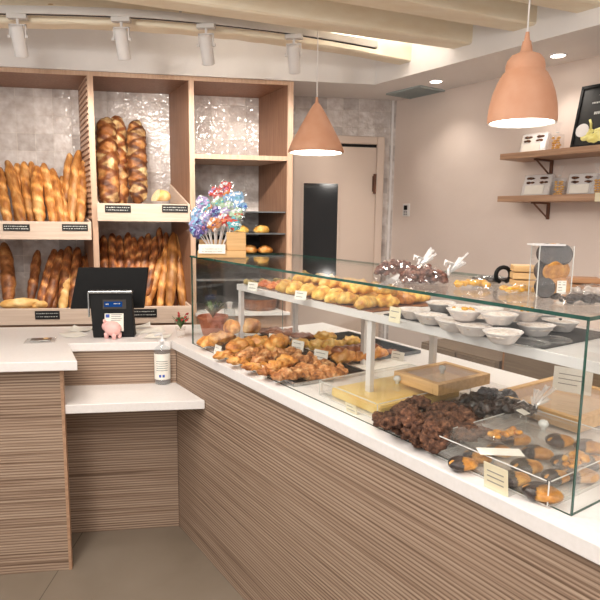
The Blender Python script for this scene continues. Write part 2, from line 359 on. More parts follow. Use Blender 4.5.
# beams
def beam(p0, p1, z, h=.14, w=.12, label='', seed=0, bow=None):
    q = random.Random(seed)
    root = thing('ceiling_beam', label, 'beam', (p0.x, p0.y, z), 0, 'pale wooden ceiling beams')
    pts = bow or [p0, p1]; m = MB(); rings = []
    # dense plan polyline -> rectangular section with slightly uneven edges
    dense = []
    for i in range(len(pts)-1):
        for j in range(4): dense.append(pts[i].lerp(pts[i+1], j/4))
    dense.append(pts[-1])
    for i, p in enumerate(dense):
        t_ = (dense[min(i+1, len(dense)-1)]-dense[max(i-1, 0)]); t_.z = 0; t_.normalize(); nrm = Vector((-t_.y, t_.x, 0))
        if nrm.y < 0: nrm = -nrm
        j = lambda: q.uniform(-.0025, .0025)
        b = p-Vector((p0.x, p0.y, 0)); b.z = 0
        rings.append([m.bm.verts.new(v) for v in (b+Vector((0, 0, j()+.006)), b+nrm*.012+Vector((0, 0, j())), b+nrm*(w-.01)+Vector((0, 0, j())), b+nrm*w+Vector((0, 0, .01)), b+nrm*w+Vector((0, 0, h)), b+Vector((0, 0, h)))])
    n = 6; fs = []
    for a_, b_ in zip(rings, rings[1:]):
        for k_ in range(n): fs.append(m.bm.faces.new((a_[k_], a_[(k_+1) % n], b_[(k_+1) % n], b_[k_])))
    fs += [m.bm.faces.new(rings[0]), m.bm.faces.new(rings[-1][::-1])]; m._new(fs); m.build('beam_timber', 'beam', root)
    km = MB()
    for i in range(7):
        u = q.uniform(.08, .95); seg = u*(len(pts)-1); i0 = min(int(seg), len(pts)-2); p = pts[i0].lerp(pts[i0+1], seg-i0); t_ = (pts[i0+1]-pts[i0]); t_.z = 0; t_.normalize(); nr = Vector((-t_.y, t_.x, 0)); nr = nr if nr.y > 0 else -nr
        b = p-Vector((p0.x, p0.y, 0)); b.z = q.uniform(.03, h-.03)
        mm = Matrix.Translation(b-nr*.0005) @ Matrix.Rotation(math.atan2(t_.y, t_.x), 4, 'Z'); km.blob((q.uniform(.008, .022), .0015, q.uniform(.003, .006)), sub=2, m=mm)
    km.build('knot', 'knot', root)
    return root
zb = 2.455
bowA = [onz(px, py, zb) for px, py in ((-150, 21), (-60, 21), (0, 22), (60, 23), (120, 25), (180, 29), (240, 35), (300, 43), (355, 51))]
pe = WW(onw(411, 60, SO)[0], SO+.0, zb); bowA.append(pe)
beam(bowA[0], pe, zb, h=.135, w=.10, label='pale timber ceiling beam nearest the bread rack, behind the track lights', seed=1, bow=bowA)
pB = WW(onw(472, 44, SO)[0], SO, zb); pB0 = onz(200, 4, zb); dB = (pB0-pB).normalized()
beam(pB+dB*3.2, pB, zb, h=.15, w=.13, label='pale timber ceiling beam between the track lights and the bell lamp cord', seed=2)
pC = WW(onw(536, 28, SO)[0], SO, zb); pC0 = onz(395, 0, zb); dC = (pC0-pC).normalized()
beam(pC+dC*3.0, pC, zb, h=.15, w=.13, label='pale timber ceiling beam right behind the bell lamp cord', seed=3)
pD = WW(onw(604, 13, SO)[0], SO, zb); beam(pD+dC*3.0, pD, zb, h=.15, w=.13, label='pale timber beam cut off by the top right corner', seed=4)

# ------------------------------------------------------------------ track lights
zr = 2.47
tr = thing('track_rail', 'long pale track light rail under the beams above the bread rack', 'light rail')
pts = [onz(px, py, zr) for px, py in ((-140, 13.5), (-60, 13.5), (0, 14), (75, 15.5), (150, 19), (225, 26), (290, 34), (340, 42), (376, 48.5))]
pts = [Vector((p.x, p.y, zr)) for p in pts]; den = []
for i in range(len(pts)-1):
    a0 = pts[max(i-1, 0)]; a1 = pts[i]; a2 = pts[i+1]; a3 = pts[min(i+2, len(pts)-1)]
    for j in range(5):
        u = j/5; den.append(.5*((2*a1)+(a2-a0)*u+(2*a0-5*a1+4*a2-a3)*u*u+(3*a1-a0-3*a2+a3)*u**3))
den.append(pts[-1])
mb = MB(); sl = MB()
for mm, hw, z0, z1 in ((mb, .017, 0, .034), (sl, .006, -.0015, .001)):
    rings = []
    for i, p in enumerate(den):
        t_ = (den[min(i+1, len(den)-1)]-den[max(i-1, 0)]).normalized(); nr = Vector((-t_.y, t_.x, 0))
        rings.append([mm.bm.verts.new(p+nr*sx*hw+Vector((0, 0, zz))) for sx, zz in ((-1, z0), (1, z0), (1, z1), (-1, z1))])
    fs = [mm.bm.faces.new((a_[k_], a_[(k_+1) % 4], b_[(k_+1) % 4], b_[k_])) for a_, b_ in zip(rings, rings[1:]) for k_ in range(4)]+[mm.bm.faces.new(rings[0][::-1]), mm.bm.faces.new(rings[-1])]; mm._new(fs)
mb.build('rail_body', 'rail', tr); sl.build('rail_slot', 'black', tr)
for p in (den[22], den[-8]): MB().sweep([p+Vector((0, 0, .03)), p+Vector((0, 0, .16))], .006, 8).build('rail_hanger', 'rail', tr)
def make_spot():
    r = thing('track_spotlight', '', 'spotlight', group='white cylinder spotlights on the ceiling track')
    MB().box((-.045, -.017, -.022), (.045, .017, 0)).build('adapter', 'rail', r, bevel=.003)
    y = MB(); y.sweep([(0, 0, -.02), (0, 0, -.05)], .007, 8); 
    for s_ in (-1, 1): y.box((s_*.036-.003, -.006, -.105), (s_*.036+.003, .006, -.045))
    y.box((-.039, -.006, -.05), (.039, .006, -.044)); y.build('yoke', 'whitemetal', r)
    h = MB(); m_ = T(0, 0, -.1) @ Rx(rad(24))
    h.lathe([(0, .05), (.024, .05), (.031, .042), (.031, -.085), (.027, -.088), (.026, -.06), (0, -.06)], 24, m=m_); hh = h.build('lamp_head', 'whitemetal', r, smooth=False)
    for s_ in (-1, 1): MB().lathe([(0, .0), (.008, .0), (.008, .008), (0, .008)], 12, m=T(s_*.038, 0, -.098) @ Ry(s_*PI/2)).build('pivot_knob', 'whitemetal', r)
    MB().lathe([(0, -.061), (.024, -.061)], 20, m=m_).build('lens', 'lampin', r)
    return r
def on_rail(px):
    best = min(den, key=lambda p: abs(300+F*((p-Vector((0, 0, EYE))).dot(rt))/((p-Vector((0, 0, EYE))).dot(fwd))-px)); return best
def rail_at(px):
    f = lambda p: 300+F*((p-Vector((0, 0, EYE))).dot(rt))/((p-Vector((0, 0, EYE))).dot(fwd))
    for a_, b_ in zip(den, den[1:]):
        if f(a_) <= px <= f(b_): return a_.lerp(b_, (px-f(a_))/(f(b_)-f(a_)))
    return den[-1]
lb = ['white track spotlight over the left bread column', 'white track spotlight over the patterned loaves', 'white track spotlight over the divider beside the pastry column', 'white track spotlight above the lollipop display, rightmost on the rail']
proto = None
for i, (px, yaw_) in enumerate(((17, .05), (121, .2), (206, .3), (294, .3))):
    p = rail_at(px); o = make_spot() if i == 0 else dup(proto); proto = proto or o
    o['label'] = lb[i]; o.location = p; o.rotation_euler = (0, 0, -yaw_)

# ------------------------------------------------------------------ downlights, vent
def downlight(px, py, label):
    p = onz(px, py, ZT); r = thing('ceiling_downlight', label, 'downlight', (p.x, p.y, ZT), 0, 'round recessed downlights in the soffit')
    MB().lathe([(.034, 0), (.044, 0), (.044, -.004), (.036, -.006), (.034, 0)], 28).build('trim_ring', 'white', r)
    MB().lathe([(0, -.001), (.035, -.001), (.035, -.0035), (0, -.0035)], 28).build('lens', 'dl', r)
    return p
DLP = [downlight(436, 81, 'round recessed downlight beside the grey ceiling vent'), downlight(558, 55, 'round recessed downlight right of the bell lamp')]
vp = [onz(px, py, ZT) for px, py in ((385, 93), (411, 84), (459, 91), (424, 101))]
vc = sum(vp, Vector())/4
vr = thing('ceiling_vent', 'square grey air vent grille in the white soffit', 'vent', (vc.x, vc.y, ZT), CR)
hu, ho = .15, .15
m_ = MB(); m_.box((-hu, -ho, -.006), (hu, ho, 0)); m_.build('vent_panel', 'vent', vr)
m_ = MB()
for s_ in (-1, 1): m_.box((s_*hu-.008, -ho-.008, -.01), (s_*hu+.008, ho+.008, 0)); m_.box((-hu, s_*ho-.008, -.01), (hu, s_*ho+.008, 0))
m_.build('vent_frame', 'vent', vr)
m_ = MB()
for i in range(14): m_.box((-hu, -ho+i*.0214, -.009), (hu, -ho+i*.0214+.006, -.005))
m_.build('vent_slat', 'vent', vr)

# ------------------------------------------------------------------ pendants
def pendant(loc, prof, label, rim, zc, gap):
    r = thing('pendant_lamp', label, 'lamp', loc)
    outer = prof; inner = [(max(x-.006, .0), z-.004) for x, z in prof]
    MB().lathe(outer, 48).build('lamp_shade', 'terra', r, smooth=True)
    MB().lathe([(rim, 0), (rim-.006, 0)]+[(x, z) for x, z in inner[1:]], 48).build('shade_lining', 'lampin', r, smooth=True)
    MB().lathe([(0, gap), (rim-.012, gap), (rim-.012, gap+.006), (0, gap+.006)], 40).build('diffuser', 'bulb', r)
    zt = prof[-1][1]
    MB().lathe([(0, zt+.03), (.006, zt+.03), (.010, zt), (0, zt)], 16).build('cord_grip', 'terra', r)
    MB().sweep([(0, 0, zt+.02), (0, 0, 2.63-loc[2])], .0028, 8).build('cord', 'white', r)
    MB().lathe([(0, 2.63-loc[2]), (.04, 2.63-loc[2]), (.038, 2.60-loc[2]), (0, 2.60-loc[2])], 24).build('ceiling_rose', 'white', r)
    return r
pc = onz(316, 153, 1.88); pl = onz(521.5, 123.5, 1.88)
pendant((pc.x, pc.y, 1.88), [(.142, 0), (.146, .004), (.145, .014), (.128, .052), (.085, .132), (.045, .202), (.022, .238), (.012, .25)], 'cone-shaped terracotta pendant lamp hanging in front of the door', .142, 0, .008)
pendant((pl.x, pl.y, 1.88), [(.114, 0), (.115, .02), (.111, .06), (.102, .10), (.089, .135), (.074, .163), (.066, .171), (.0645, .176), (.0645, .19), (.060, .208), (.048, .223), (.03, .231), (.021, .233), (.014, .27)], 'bell-shaped terracotta pendant lamp hanging near the wall shelves', .114, 0, .006)

# ------------------------------------------------------------------ thermostat
u, z = onw(407, 210); p = WW(u, 0, z)
r = thing('wall_thermostat', 'small white thermostat with dark screen on the beige wall', 'thermostat', p, CR)
MB().box((-.032, -.014, -.045), (.032, 0, .045)).build('thermostat_case', 'white', r, bevel=.004)
MB().box((-.018, -.0155, .0), (.016, -.013, .032)).build('thermostat_screen', 'black', r)
m_ = MB()
for i in range(2):
    for j in range(2): m_.box((-.016+i*.02, -.0165, -.034+j*.016), (-.004+i*.02, -.013, -.026+j*.016))
m_.build('thermostat_button', 'grey', r)

# ------------------------------------------------------------------ bread rack
XL, XD1, XD2, XR = -1.62, -.69, -.105, .475
rk = thing('bread_rack', 'tall oak bread rack with three open columns against the tiles', 'shelving', (0, YR, 0))
D = YB-YR
def rp(a_, b_, name='side_panel', m='rackin', front=True):
    o = MB().box(a_, b_).build(name, m, rk)
    return o
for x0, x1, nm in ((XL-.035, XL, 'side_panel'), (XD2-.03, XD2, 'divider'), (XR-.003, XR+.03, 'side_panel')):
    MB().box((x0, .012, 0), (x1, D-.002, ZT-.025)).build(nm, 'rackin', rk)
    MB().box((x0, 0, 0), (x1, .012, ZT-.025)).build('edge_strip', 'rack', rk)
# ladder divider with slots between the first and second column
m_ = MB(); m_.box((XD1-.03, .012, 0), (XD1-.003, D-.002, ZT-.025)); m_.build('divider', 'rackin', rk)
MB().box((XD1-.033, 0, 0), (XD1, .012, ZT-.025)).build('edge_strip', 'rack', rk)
m_ = MB()
for i in range(26):
    z0 = 1.52+i*.033; m_.box((XD1-.036, .03, z0), (XD1-.029, D-.06, z0+.018))
m_.build('divider_slat', 'rack', rk)
MB().box((XL-.035, .012, ZT-.025), (XR+.03, D-.002, ZT-.001)).build('top_board', 'rackin', rk); MB().box((XL-.035, 0, ZT-.025), (XR+.03, .012, ZT-.001)).build('edge_strip', 'rack', rk)
MB().box((XL, .0, .835), (XD2-.03, D-.002, .872)).build('bottom_board', 'shelfw', rk)
MB().box((XL, .02, 0), (XD2-.03, D-.002, .80)).build('base_cabinet', 'dkgrey', rk)
# third column shelves
zs = ony(240, 155, YR).z
MB().box((XD2, .0, zs-.028), (XR-.003, D-.002, zs)).build('shelf', 'rack', rk)
SH = {}
for i, py in enumerate((211, 233, 257)):
    z = ony(240, py, YR).z; SH[i] = z
    MB().box((XD2, .02, z-.008), (XR-.003, D-.002, z)).build('glass_shelf', 'grey', rk)
zz = ony(240, 279, YR).z
m_ = MB(); m_.box((XD2, .005, zz-.014), (XR-.003, D-.002, zz)); m_.build('metal_shelf', 'steel', rk)
MB().box((XD2, D-.03, .3), (XR-.003, D-.004, zz-.014)).build('back_panel', 'dkgrey', rk)
MB().box((XD2, D-.03, zz), (XR-.003, D-.004, SH[2]-.02)).build('back_panel', 'dkgrey', rk)
MB().box((XD2, D-.03, SH[2]), (XR-.003, D-.004, SH[1]-.03)).build('back_panel', 'towel', rk)
zl = ony(240, 312, YR).z
MB().box((XD2, -.03, zl-.02), (XR+.02, D-.03, zl)).build('lower_worktop', 'worktop', rk)
MB().box((XD2, .0, 0), (XR, D-.03, zl-.02)).build('lower_cabinet', 'shelfw', rk)

def crate(x0, x1, zb_, zt_, zbk, labels, label, seed):
    r = thing('bread_crate', label, 'crate', (x0, YR, zb_), 0, 'pine bread crates in the rack'); w = x1-x0; h = zt_-zb_
    MB().box((0, -.03, 0), (w, -.012, h)).build('front_board', 'crate', r, bevel=.002)
    m_ = MB(); m_.prism([(-.012, 0), (D-.03, 0), (D-.03, zbk-zb_), (-.012, h)], 0, .012, m=Matrix(((0, 0, 1, 0), (1, 0, 0, 0), (0, 1, 0, 0), (0, 0, 0, 1))))
    m_.build('side_board', 'crate', r)
    m_ = MB(); m_.prism([(-.012, 0), (D-.03, 0), (D-.03, zbk-zb_), (-.012, h)], w-.012, w, m=Matrix(((0, 0, 1, 0), (1, 0, 0, 0), (0, 1, 0, 0), (0, 0, 0, 1))))
    m_.build('side_board', 'crate', r)
    MB().box((.012, -.012, 0), (w-.012, D-.03, .012)).build('crate_floor', 'crate', r)
    for i, (pa, pb, za, zc) in enumerate(labels):
        s_ = MB().box((pa-x0, -.034, za-zb_), (pb-x0, -.0302, zc-zb_)).build('price_sign', 'slate', r); t_ = MB(); scribble(t_, pa-x0+.008, pb-x0-.008, -.0342, za-zb_+.006, zc-zb_-.006, 2, seed+i, h=.006); t_.build('chalk_lettering', 'chalk', s_)
def pxr(x0, x1, y0, y1, Y=YR-.03):
    a_ = ony(x0, y0, Y); b_ = ony(x1, y1, Y); return (a_.x, b_.x, b_.z, a_.z)
z = lambda py: ony(95, py, YR-.03).z
crate(XL+.002, XD1-.037, z(240), z(222), z(222)+.06, [pxr(3, 30, 224, 231), pxr(62, 88, 224, 231)], 'upper pine crate of golden baguettes, left column', 1)
crate(XD1+.002, XD2-.032, z(221), z(203), z(203)+.14, [pxr(105, 131, 205, 212.5), pxr(162, 188, 205, 212.5)], 'upper pine crate with the big scored loaves', 5)
crate(XL+.002, XD1-.037, .873, z(308), z(308)+.05, [pxr(35, 60, 311, 319)], 'lower pine crate of brown bread, left column', 9)
crate(XD1+.002, XD2-.032, .873, z(307), z(307)+.05, [pxr(132, 157, 309, 317)], 'lower pine crate of striped and golden baguettes behind the monitor', 12)

SHEAR = .34
for o in list(bpy.data.objects):
    if o.type == 'MESH' and o.parent:
        top = o.parent if not o.parent.parent else o.parent.parent
        if top.name.startswith(('bread_rack', 'bread_crate')):
            for v in o.data.vertices: v.co.x -= SHEAR*max(0, v.co.y)

# ------------------------------------------------------------------ breads (unit meshes along +z)
def bread_mesh(name, m, r_, ln, scores, seed, twist=1, dark=(.78, .68, .58), light=(1.3, 1.32, 1.3), seg=16, n=60, lat=False, rings_=False):
    mb = MB(); q = random.Random(seed); pts = []; rr = []
    bx, by = q.uniform(-.012, .012), q.uniform(-.01, .01)
    for i in range(n):
        u = i/(n-1); e = max(1e-3, 1-abs(2*u-1)**5)**.5
        pts.append((bx*math.sin(u*PI), by*math.sin(u*PI), u*ln)); rr.append(r_*e*(1+.05*math.sin(u*17+seed)))
    def cf(u, v):
        if lat:
            a1 = u*scores+v*2; b1 = u*scores*.95-v*2+.15*math.sin(u*7); ed = min(a1 % 1, 1-a1 % 1, b1 % 1, 1-b1 % 1); hsh = random.Random(int(math.floor(a1)*31+math.floor(b1)*7+seed)).random()
            k_ = min(1, max(0, (ed-.10)*9)); w_ = .95+1.1*max(0, hsh-.35); lc = (light[0]*1.25, light[1]*2.0, light[2]*3.0) if hsh > .52 else (light[0]*.95, light[1]*.95, light[2]*.9)
            return tuple(dark[q_]*(1-k_)+lc[q_]*k_ for q_ in range(3))
        if rings_: s_ = .5+.5*math.sin((u*scores*.75+.35*math.sin(v*2*PI)+.2*noise.noise(Vector((u*6, v*4, seed))))*2*PI)
        elif lat: s_ = max(abs(math.sin(u*scores*PI+v*2*PI)), abs(math.sin(u*scores*PI-v*2*PI))) ; s_ = 1-s_ if False else min(1, max(0, (min(abs(math.sin(u*scores*PI+v*2*PI+.5*math.sin(u*9))), abs(math.sin(u*scores*PI*.9-v*4*PI)))-.38)*5))
        else: s_ = max(0, math.sin((u*scores*.6+v*twist)*2*PI))
        s_ = s_**1.5
        return tuple(dark[k_]*(1-s_)+light[k_]*s_ for k_ in range(3))
    mb.sweep(pts, rr, seg, cf=cf)
    for v in mb.bm.verts:
        u = v.co.z/ln; an = math.atan2(v.co.y, v.co.x)/(2*PI); amp = (.04 if not lat else .08)*r_
        if rings_: k_ = math.sin((u*scores*.75+.35*math.sin(an*2*PI))*2*PI)
        elif lat: k_ = min(abs(math.sin(u*scores*PI+an*2*PI)), abs(math.sin(u*scores*PI-an*2*PI)))*2-.8
        else: k_ = math.sin((u*scores+an*twist)*2*PI)
        n_ = Vector((v.co.x, v.co.y, 0)); 
        if n_.length > 1e-5: v.co += n_.normalized()*(amp*k_+r_*.12*noise.noise(v.co*22+Vector((seed, 0, 0))))
    o = mb.build(name, m, smooth=True); return o
def lean(o, B, Tt, L0, label, group, cat='bread', spin=0, thick=1):
    """set the long axis of a unit bread from B to Tt"""
    d_ = (Tt-B); ln = d_.length; q = d_.to_track_quat('Z', 'Y') @ Euler((0, 0, spin)).to_quaternion()
    o.rotation_mode = 'XYZ'; o.location = B; o.rotation_euler = q.to_euler(); o.scale = (thick, thick, ln/L0); return tag(o, label, cat, group)
def breads(kinds, lst, group, fmt, ybot, ytop, L0, cat='bread', spins=None):
    """lst: (top px,py, bottom px,py, kind, thickness, label words)"""
    used = {}
    for i, it in enumerate(lst):
        tx, ty, bx, by, kd, th = it[:6]; dt = it[6] if len(it) > 6 else 0; db = it[7] if len(it) > 7 else 0
        B = ony(bx, by, ybot+db); Tt = ony(tx, ty, ytop+dt); src = kinds[kd]
        if kd not in used: o = src; used[kd] = 1
        else: o = src.copy(); COL.objects.link(o)
        lab = it[8] if len(it) > 8 else fmt.format(ORD[i]); lean(o, B, Tt, L0[kd], lab, group, cat, R.uniform(0, 6), th)
# golden baguettes, upper left
K = {0: bread_mesh('baguette', 'bag', .033, .5, 7, 1), 1: bread_mesh('baguette', 'bag', .033, .5, 6, 2), 2: bread_mesh('baguette', 'bag', .031, .5, 8, 3)}
breads(K, [(0, 167, 9, 226, 0, .95), (7, 160, 23, 226, 1, 1.0), (17, 163, 18, 226, 2, .95, .04, .12), (24, 161, 33, 226, 0, .95, .03, .08), (31, 161, 32, 226, 1, .9, .05, .14), (37, 166, 41, 226, 2, 1.15, -.03, 0), (43, 163, 54, 226, 0, 1.0), (52, 168, 61, 226, 1, .9, -.03, 0), (62, 176, 67, 226, 2, .8, .0, .02), (70, 153, 67, 226, 0, .95, .04, .1), (79, 150, 72, 226, 1, 1.0, .0, .05), (84, 160, 80, 226, 2, .95, -.05, 0)],
       'golden baguettes in the upper left crate', 'golden baguette standing in the upper left crate, {} from the left', YR+.06, YB-.1, {0: .5, 1: .5, 2: .5}, 'baguette')
# big scored loaves
K = {0: bread_mesh('scored_loaf', 'loaf', .066, .55, 6, 5, dark=(.62, .5, .42), light=(1.3, 1.35, 1.4), lat=True, seg=44, n=120), 1: bread_mesh('scored_loaf', 'loaf', .060, .55, 7, 6, dark=(.4, .33, .3), light=(1.15, 1.2, 1.25), lat=True, seg=44, n=120)}
breads(K, [(106, 118, 110, 208, 0, 1.0, 0, 0, 'large scored loaf standing against the slotted divider'), (117, 116, 121, 208, 0, .9, .06, .08, 'large scored loaf squeezed in the middle of the three'), (136, 120, 139, 204, 1, 1.0, 0, .04, 'darkest scored loaf, right of the three standing loaves')],
       'large scored loaves', '', YR+.1, YB-.12, {0: .55, 1: .55}, 'loaf')
p = ony(158, 196, YR+.12)
r = thing('cut_bread', 'cut half loaf with pale crumb lying in the upper middle crate', 'bread', (p.x, p.y, p.z-.03), .2)
def cutloaf(face):
    m_ = MB(); m_.blob((.085, .05, .045), .008, 14, 3, 5, flatten=.7)
    for v in m_.bm.verts:
        lim = -.015+.5*v.co.z
        if v.co.x < lim: v.co.x = lim
    on = lambda f: all(abs(v.co.x-(-.015+.5*v.co.z)) < 1e-5 for v in f.verts)
    bmesh.ops.delete(m_.bm, geom=[f for f in m_.bm.faces if on(f) != face], context='FACES'); return m_
cutloaf(False).build('crust', 'ciab', r, smooth=True, loc=(0, 0, .03)); cutloaf(True).build('crumb', 'crumb', r, loc=(0, 0, .03))
r.rotation_euler = (0, 0, .55)
# lower left
K = {0: bread_mesh('brown_loaf', 'loaf', .042, .5, 3, 8, dark=(.85, .85, .85), light=(1, 1, 1)), 1: bread_mesh('dark_baguette', 'brown', .031, .5, 6, 9), 2: bread_mesh('seeded_baguette', 'brown', .031, .5, 8, 10, dark=(.6, .5, .45), light=(1.5, 1.45, 1.3), rings_=True), 3: bread_mesh('pale_baguette', 'ciab', .03, .5, 5, 11, dark=(.8, .7, .55), light=(1, 1, 1))}
breads(K, [(3, 243, 9, 303, 0, 1.0, 0, 0, 'plain brown long loaf at the far left of the lower crate'), (38, 250, 30, 302, 1, .95, 0, .02, 'dark baguette standing alone beside the brown loaf'),
    (55, 249, 39, 308, 2, .95, 0, 0, 'ring-marked brown baguette, first in the leaning bunch'), (62, 249, 47, 310, 1, 1.05, 0, 0, 'dark brown baguette, second in the leaning bunch'), (60, 266, 53, 310, 1, .9, -.04, .03, 'short dark baguette between the leaning ones'), (69, 246, 62, 312, 2, 1.05, 0, -.02, 'ring-marked baguette in the middle of the leaning bunch'),
    (68, 270, 62, 312, 3, .95, -.1, -.04, 'pale yellow baguette in front of the leaning bunch'), (78, 247, 72, 312, 2, 1.0, 0, -.02, 'ring-marked baguette beside the black monitor'), (84, 256, 76, 312, 2, .9, .03, .0, 'brown baguette half hidden by the monitor edge'), (90, 250, 84, 312, 2, .9, .05, .02, 'brown baguette against the divider behind the monitor')],
       'brown breads in the lower left crate', '', YR+.06, YB-.12, {0: .5, 1: .5, 2: .5, 3: .5}, 'baguette')
for i, (px, py, l_, w_, rz, lab) in enumerate(((20, 303, .115, .038, .12, 'long pale ciabatta lying in front of the brown loaf'), (40, 305, .045, .028, 0, 'small pale roll in the lower left crate'), (26, 309, .04, .022, .3, 'small bread end below the ciabatta'))):
    p = ony(px, py, YR+.05+.01*i); o = MB().blob((l_, w_, w_*.85), .012, 16, i, 4).build('bread_roll', 'ciab', smooth=True, loc=(p.x, p.y-.02*(i == 2), max(p.z, .885+w_*.85)), rot=(0, -.1, rz)); tag(o, lab, 'bread', 'small breads in the lower left crate')
# lower middle
K = {0: bread_mesh('striped_baguette', 'brown', .030, .5, 7, 12, dark=(.6, .5, .45), light=(1.55, 1.5, 1.35), rings_=True), 1: bread_mesh('golden_baguette', 'bag', .031, .5, 7, 14, light=(1.3, 1.25, 1.1))}
L1 = [(103, 235, 105, 290, 0), (112, 233, 114, 290, 0), (119, 235, 122, 290, 0), (128, 232, 129, 290, 0), (134, 237, 131, 290, 0), (142, 236, 135, 292, 0), (149, 233, 141, 292, 0), (156, 236, 147, 296, 0)]
breads(K, [t_+(.95,) for t_ in L1], 'striped baguettes behind the monitor', 'striped brown baguette behind the black monitor, {} from the left', YR+.08, YB-.12, {0: .5, 1: .5}, 'baguette')
K[0] = K[0].copy(); COL.objects.link(K[0])
L2 = [(160, 227, 153, 310, 0, .9, .05, .1, 'tall dark baguette behind the golden ones'), (162, 256, 146, 310, 1, .95, -.08, -.02, 'golden baguette leaning steeply right of the monitor'), (167, 243, 159, 311, 1, .95, -.04, 0, 'golden baguette, second right of the monitor'), (166, 232, 164, 310, 0, .95, .03, .08, 'brown baguette hidden behind the golden pair'),
      (173, 232, 169, 311, 1, 1.1, -.04, -.02, 'thick golden baguette in the middle of the right bunch'), (177, 236, 175, 311, 0, .8, .05, .05, 'thin baguette behind the rightmost golden one'), (178, 233, 184, 311, 1, 1.0, 0, 0, 'rightmost golden baguette beside the oak divider'), (145, 276, 140, 310, 1, .55, -.1, -.04, 'thin golden baguette tip at the monitor edge')]
breads(K, L2, 'golden baguettes right of the monitor', '', YR+.08, YB-.12, {0: .5, 1: .5}, 'baguette')

# pastries in the third column
def blobmesh(name, m, s_, lump, freq, seed, sub=3, fl=.5, cf=None):
    return MB().blob(s_, lump, freq, seed, sub, flatten=fl, cf=cf).build(name, m, smooth=True)
def shade(lo, hi):
    return lambda co: tuple(lo[k_]+(hi[k_]-lo[k_])*(.5+.5*noise.noise(co*35)) for k_ in range(3))
def bun(name, m='gold', seed=0, s_=(.05, .042, .03)):
    return blobmesh(name, m, s_, .008, 22, seed, 3, .6, cf=lambda co: (1.15, 1.1, 1.0) if co.z < .0 else (.95, .85, .8))
spots = [(241, 228, 1, 'cheese roll on the middle glass shelf, left', 'yell'), (262, 230, 1, 'cheese roll on the middle glass shelf, right', 'yell'), (237, 250, 2, 'glazed bun on the black tray, leftmost', 'gold'), (249, 247, 2, 'dark topped bun at the back of the black tray', 'choc'), (250, 251, 2, 'glazed bun in the middle of the black tray', 'gold'), (265, 251, 2, 'glazed bun at the right of the black tray', 'gold')]
kk = {}
for i, (px, py, sh, lab, mm) in enumerate(spots):
    y = YR+.12+(.14 if 'back' in lab else 0); p = ony(px, py, y); z_ = SH[sh]+.018+(.02 if sh == 2 else .0)
    o = bun('glazed_bun', mm, i, (.052, .045, .032)); o.location = (p.x, y, z_); tag(o, lab, 'bun', 'buns in the pastry column')
m_ = MB(); m_.box((XD2+.12, YR+.03, SH[2]+.0), (XR-.02, YR+.3, SH[2]+.008)); m_.box((XD2+.12, YR+.03, SH[2]+.008), (XR-.02, YR+.036, SH[2]+.018)); tag(m_.build('baking_tray', 'black'), 'black baking tray under the glazed buns', 'tray')
m_ = MB(); m_.blob((.085, .085, .09), 0, sub=4, flatten=.0); m_.build('dummy', 'acrylic')
bpy.data.objects.remove(bpy.data.objects['dummy'])
q = ony(250, 226, YR+.22)
# dark pot and stacked boards on the lower worktop
r = thing('cooking_pot', 'dark lidded pot on the white lower worktop behind the shelf', 'pot', (ony(260, 305, YR+.1).x, YR+.12, zl))
MB().lathe([(0, 0), (.10, 0), (.115, .02), (.118, .075), (.112, .075), (.108, .02), (0, .012)], 32).build('pot_body', 'choc', r, smooth=False); MB().lathe([(.118, .076), (.11, .09), (.05, .108), (.012, .112), (.012, .128), (0, .13)], 32).build('pot_lid', 'towel', r)

# ------------------------------------------------------------------ counters
TK = .04
# display counter
r = thing('display_counter', 'long service counter clad in ridged oak under the glass case', 'counter', (X0, Y0, 0), CR)
MB().box((0, 0, .0), (2.95, .025, HC-TK)).build('front_panel', 'slat', r)
MB().box((.02, .025, .05), (2.95, .86, HC-TK)).build('counter_body', 'shelfw', r)
MB().box((0, .03, 0), (2.95, .06, .05)).build('toe_kick', 'black', r)
o = MB().prism([(-.03, -.018), (2.97, -.018), (2.97, .90), (-.03, .90)], HC-TK+.001, HC).build('counter_worktop', 'worktop', loc=(X0, Y0, 0), rot=(0, 0, CR), bevel=.003); tag(o, 'long white worktop carrying the glass display case', 'worktop')
# till counter: along the rack
r = thing('till_counter', 'oak clad till counter behind the low white shelf', 'counter', (0, Y0, 0))
TX = -.80
MB().box((TX, 0, 0), (X0-.002, .02, HC-TK)).build('front_panel', 'slat', r)
MB().box((TX, .02, 0), (X0-.03, .36, HC-TK-.002)).build('counter_body', 'shelfw', r)
YE = 3.17
PA = [(TX-.95, Y0-.012), (X0-.035, Y0-.012), (X0-.03+.012, Y0+.0), (CW(-.035, .2).x, CW(-.035, .2).y), (CW(-.035, .42).x, YE), (TX-.95, YE)]
PA = [(-1.75, Y0-.018), (X0-.028, Y0-.018), (CW(-.034, .0).x, CW(-.034, .0).y), (CW(-.034, .44).x, CW(-.034, .44).y), (.10, YE), (-1.75, YE)]
o = MB().prism(PA, HC-TK, HC-.001).build('till_worktop', 'worktop', bevel=.003); tag(o, 'white worktop carrying the till and the piggy bank', 'worktop')
# low shelf
hs, ds = .747, .292
q = [(-.735, Y0-.0015), (X0-.004, Y0-.0015), (CW(ds/sT, 0).x-.004, Y0-ds), (-.735, Y0-ds)]
o = MB().prism(q, hs-TK, hs).build('low_shelf', 'worktop', bevel=.003); tag(o, 'low white bag shelf between the two oak counters', 'shelf')
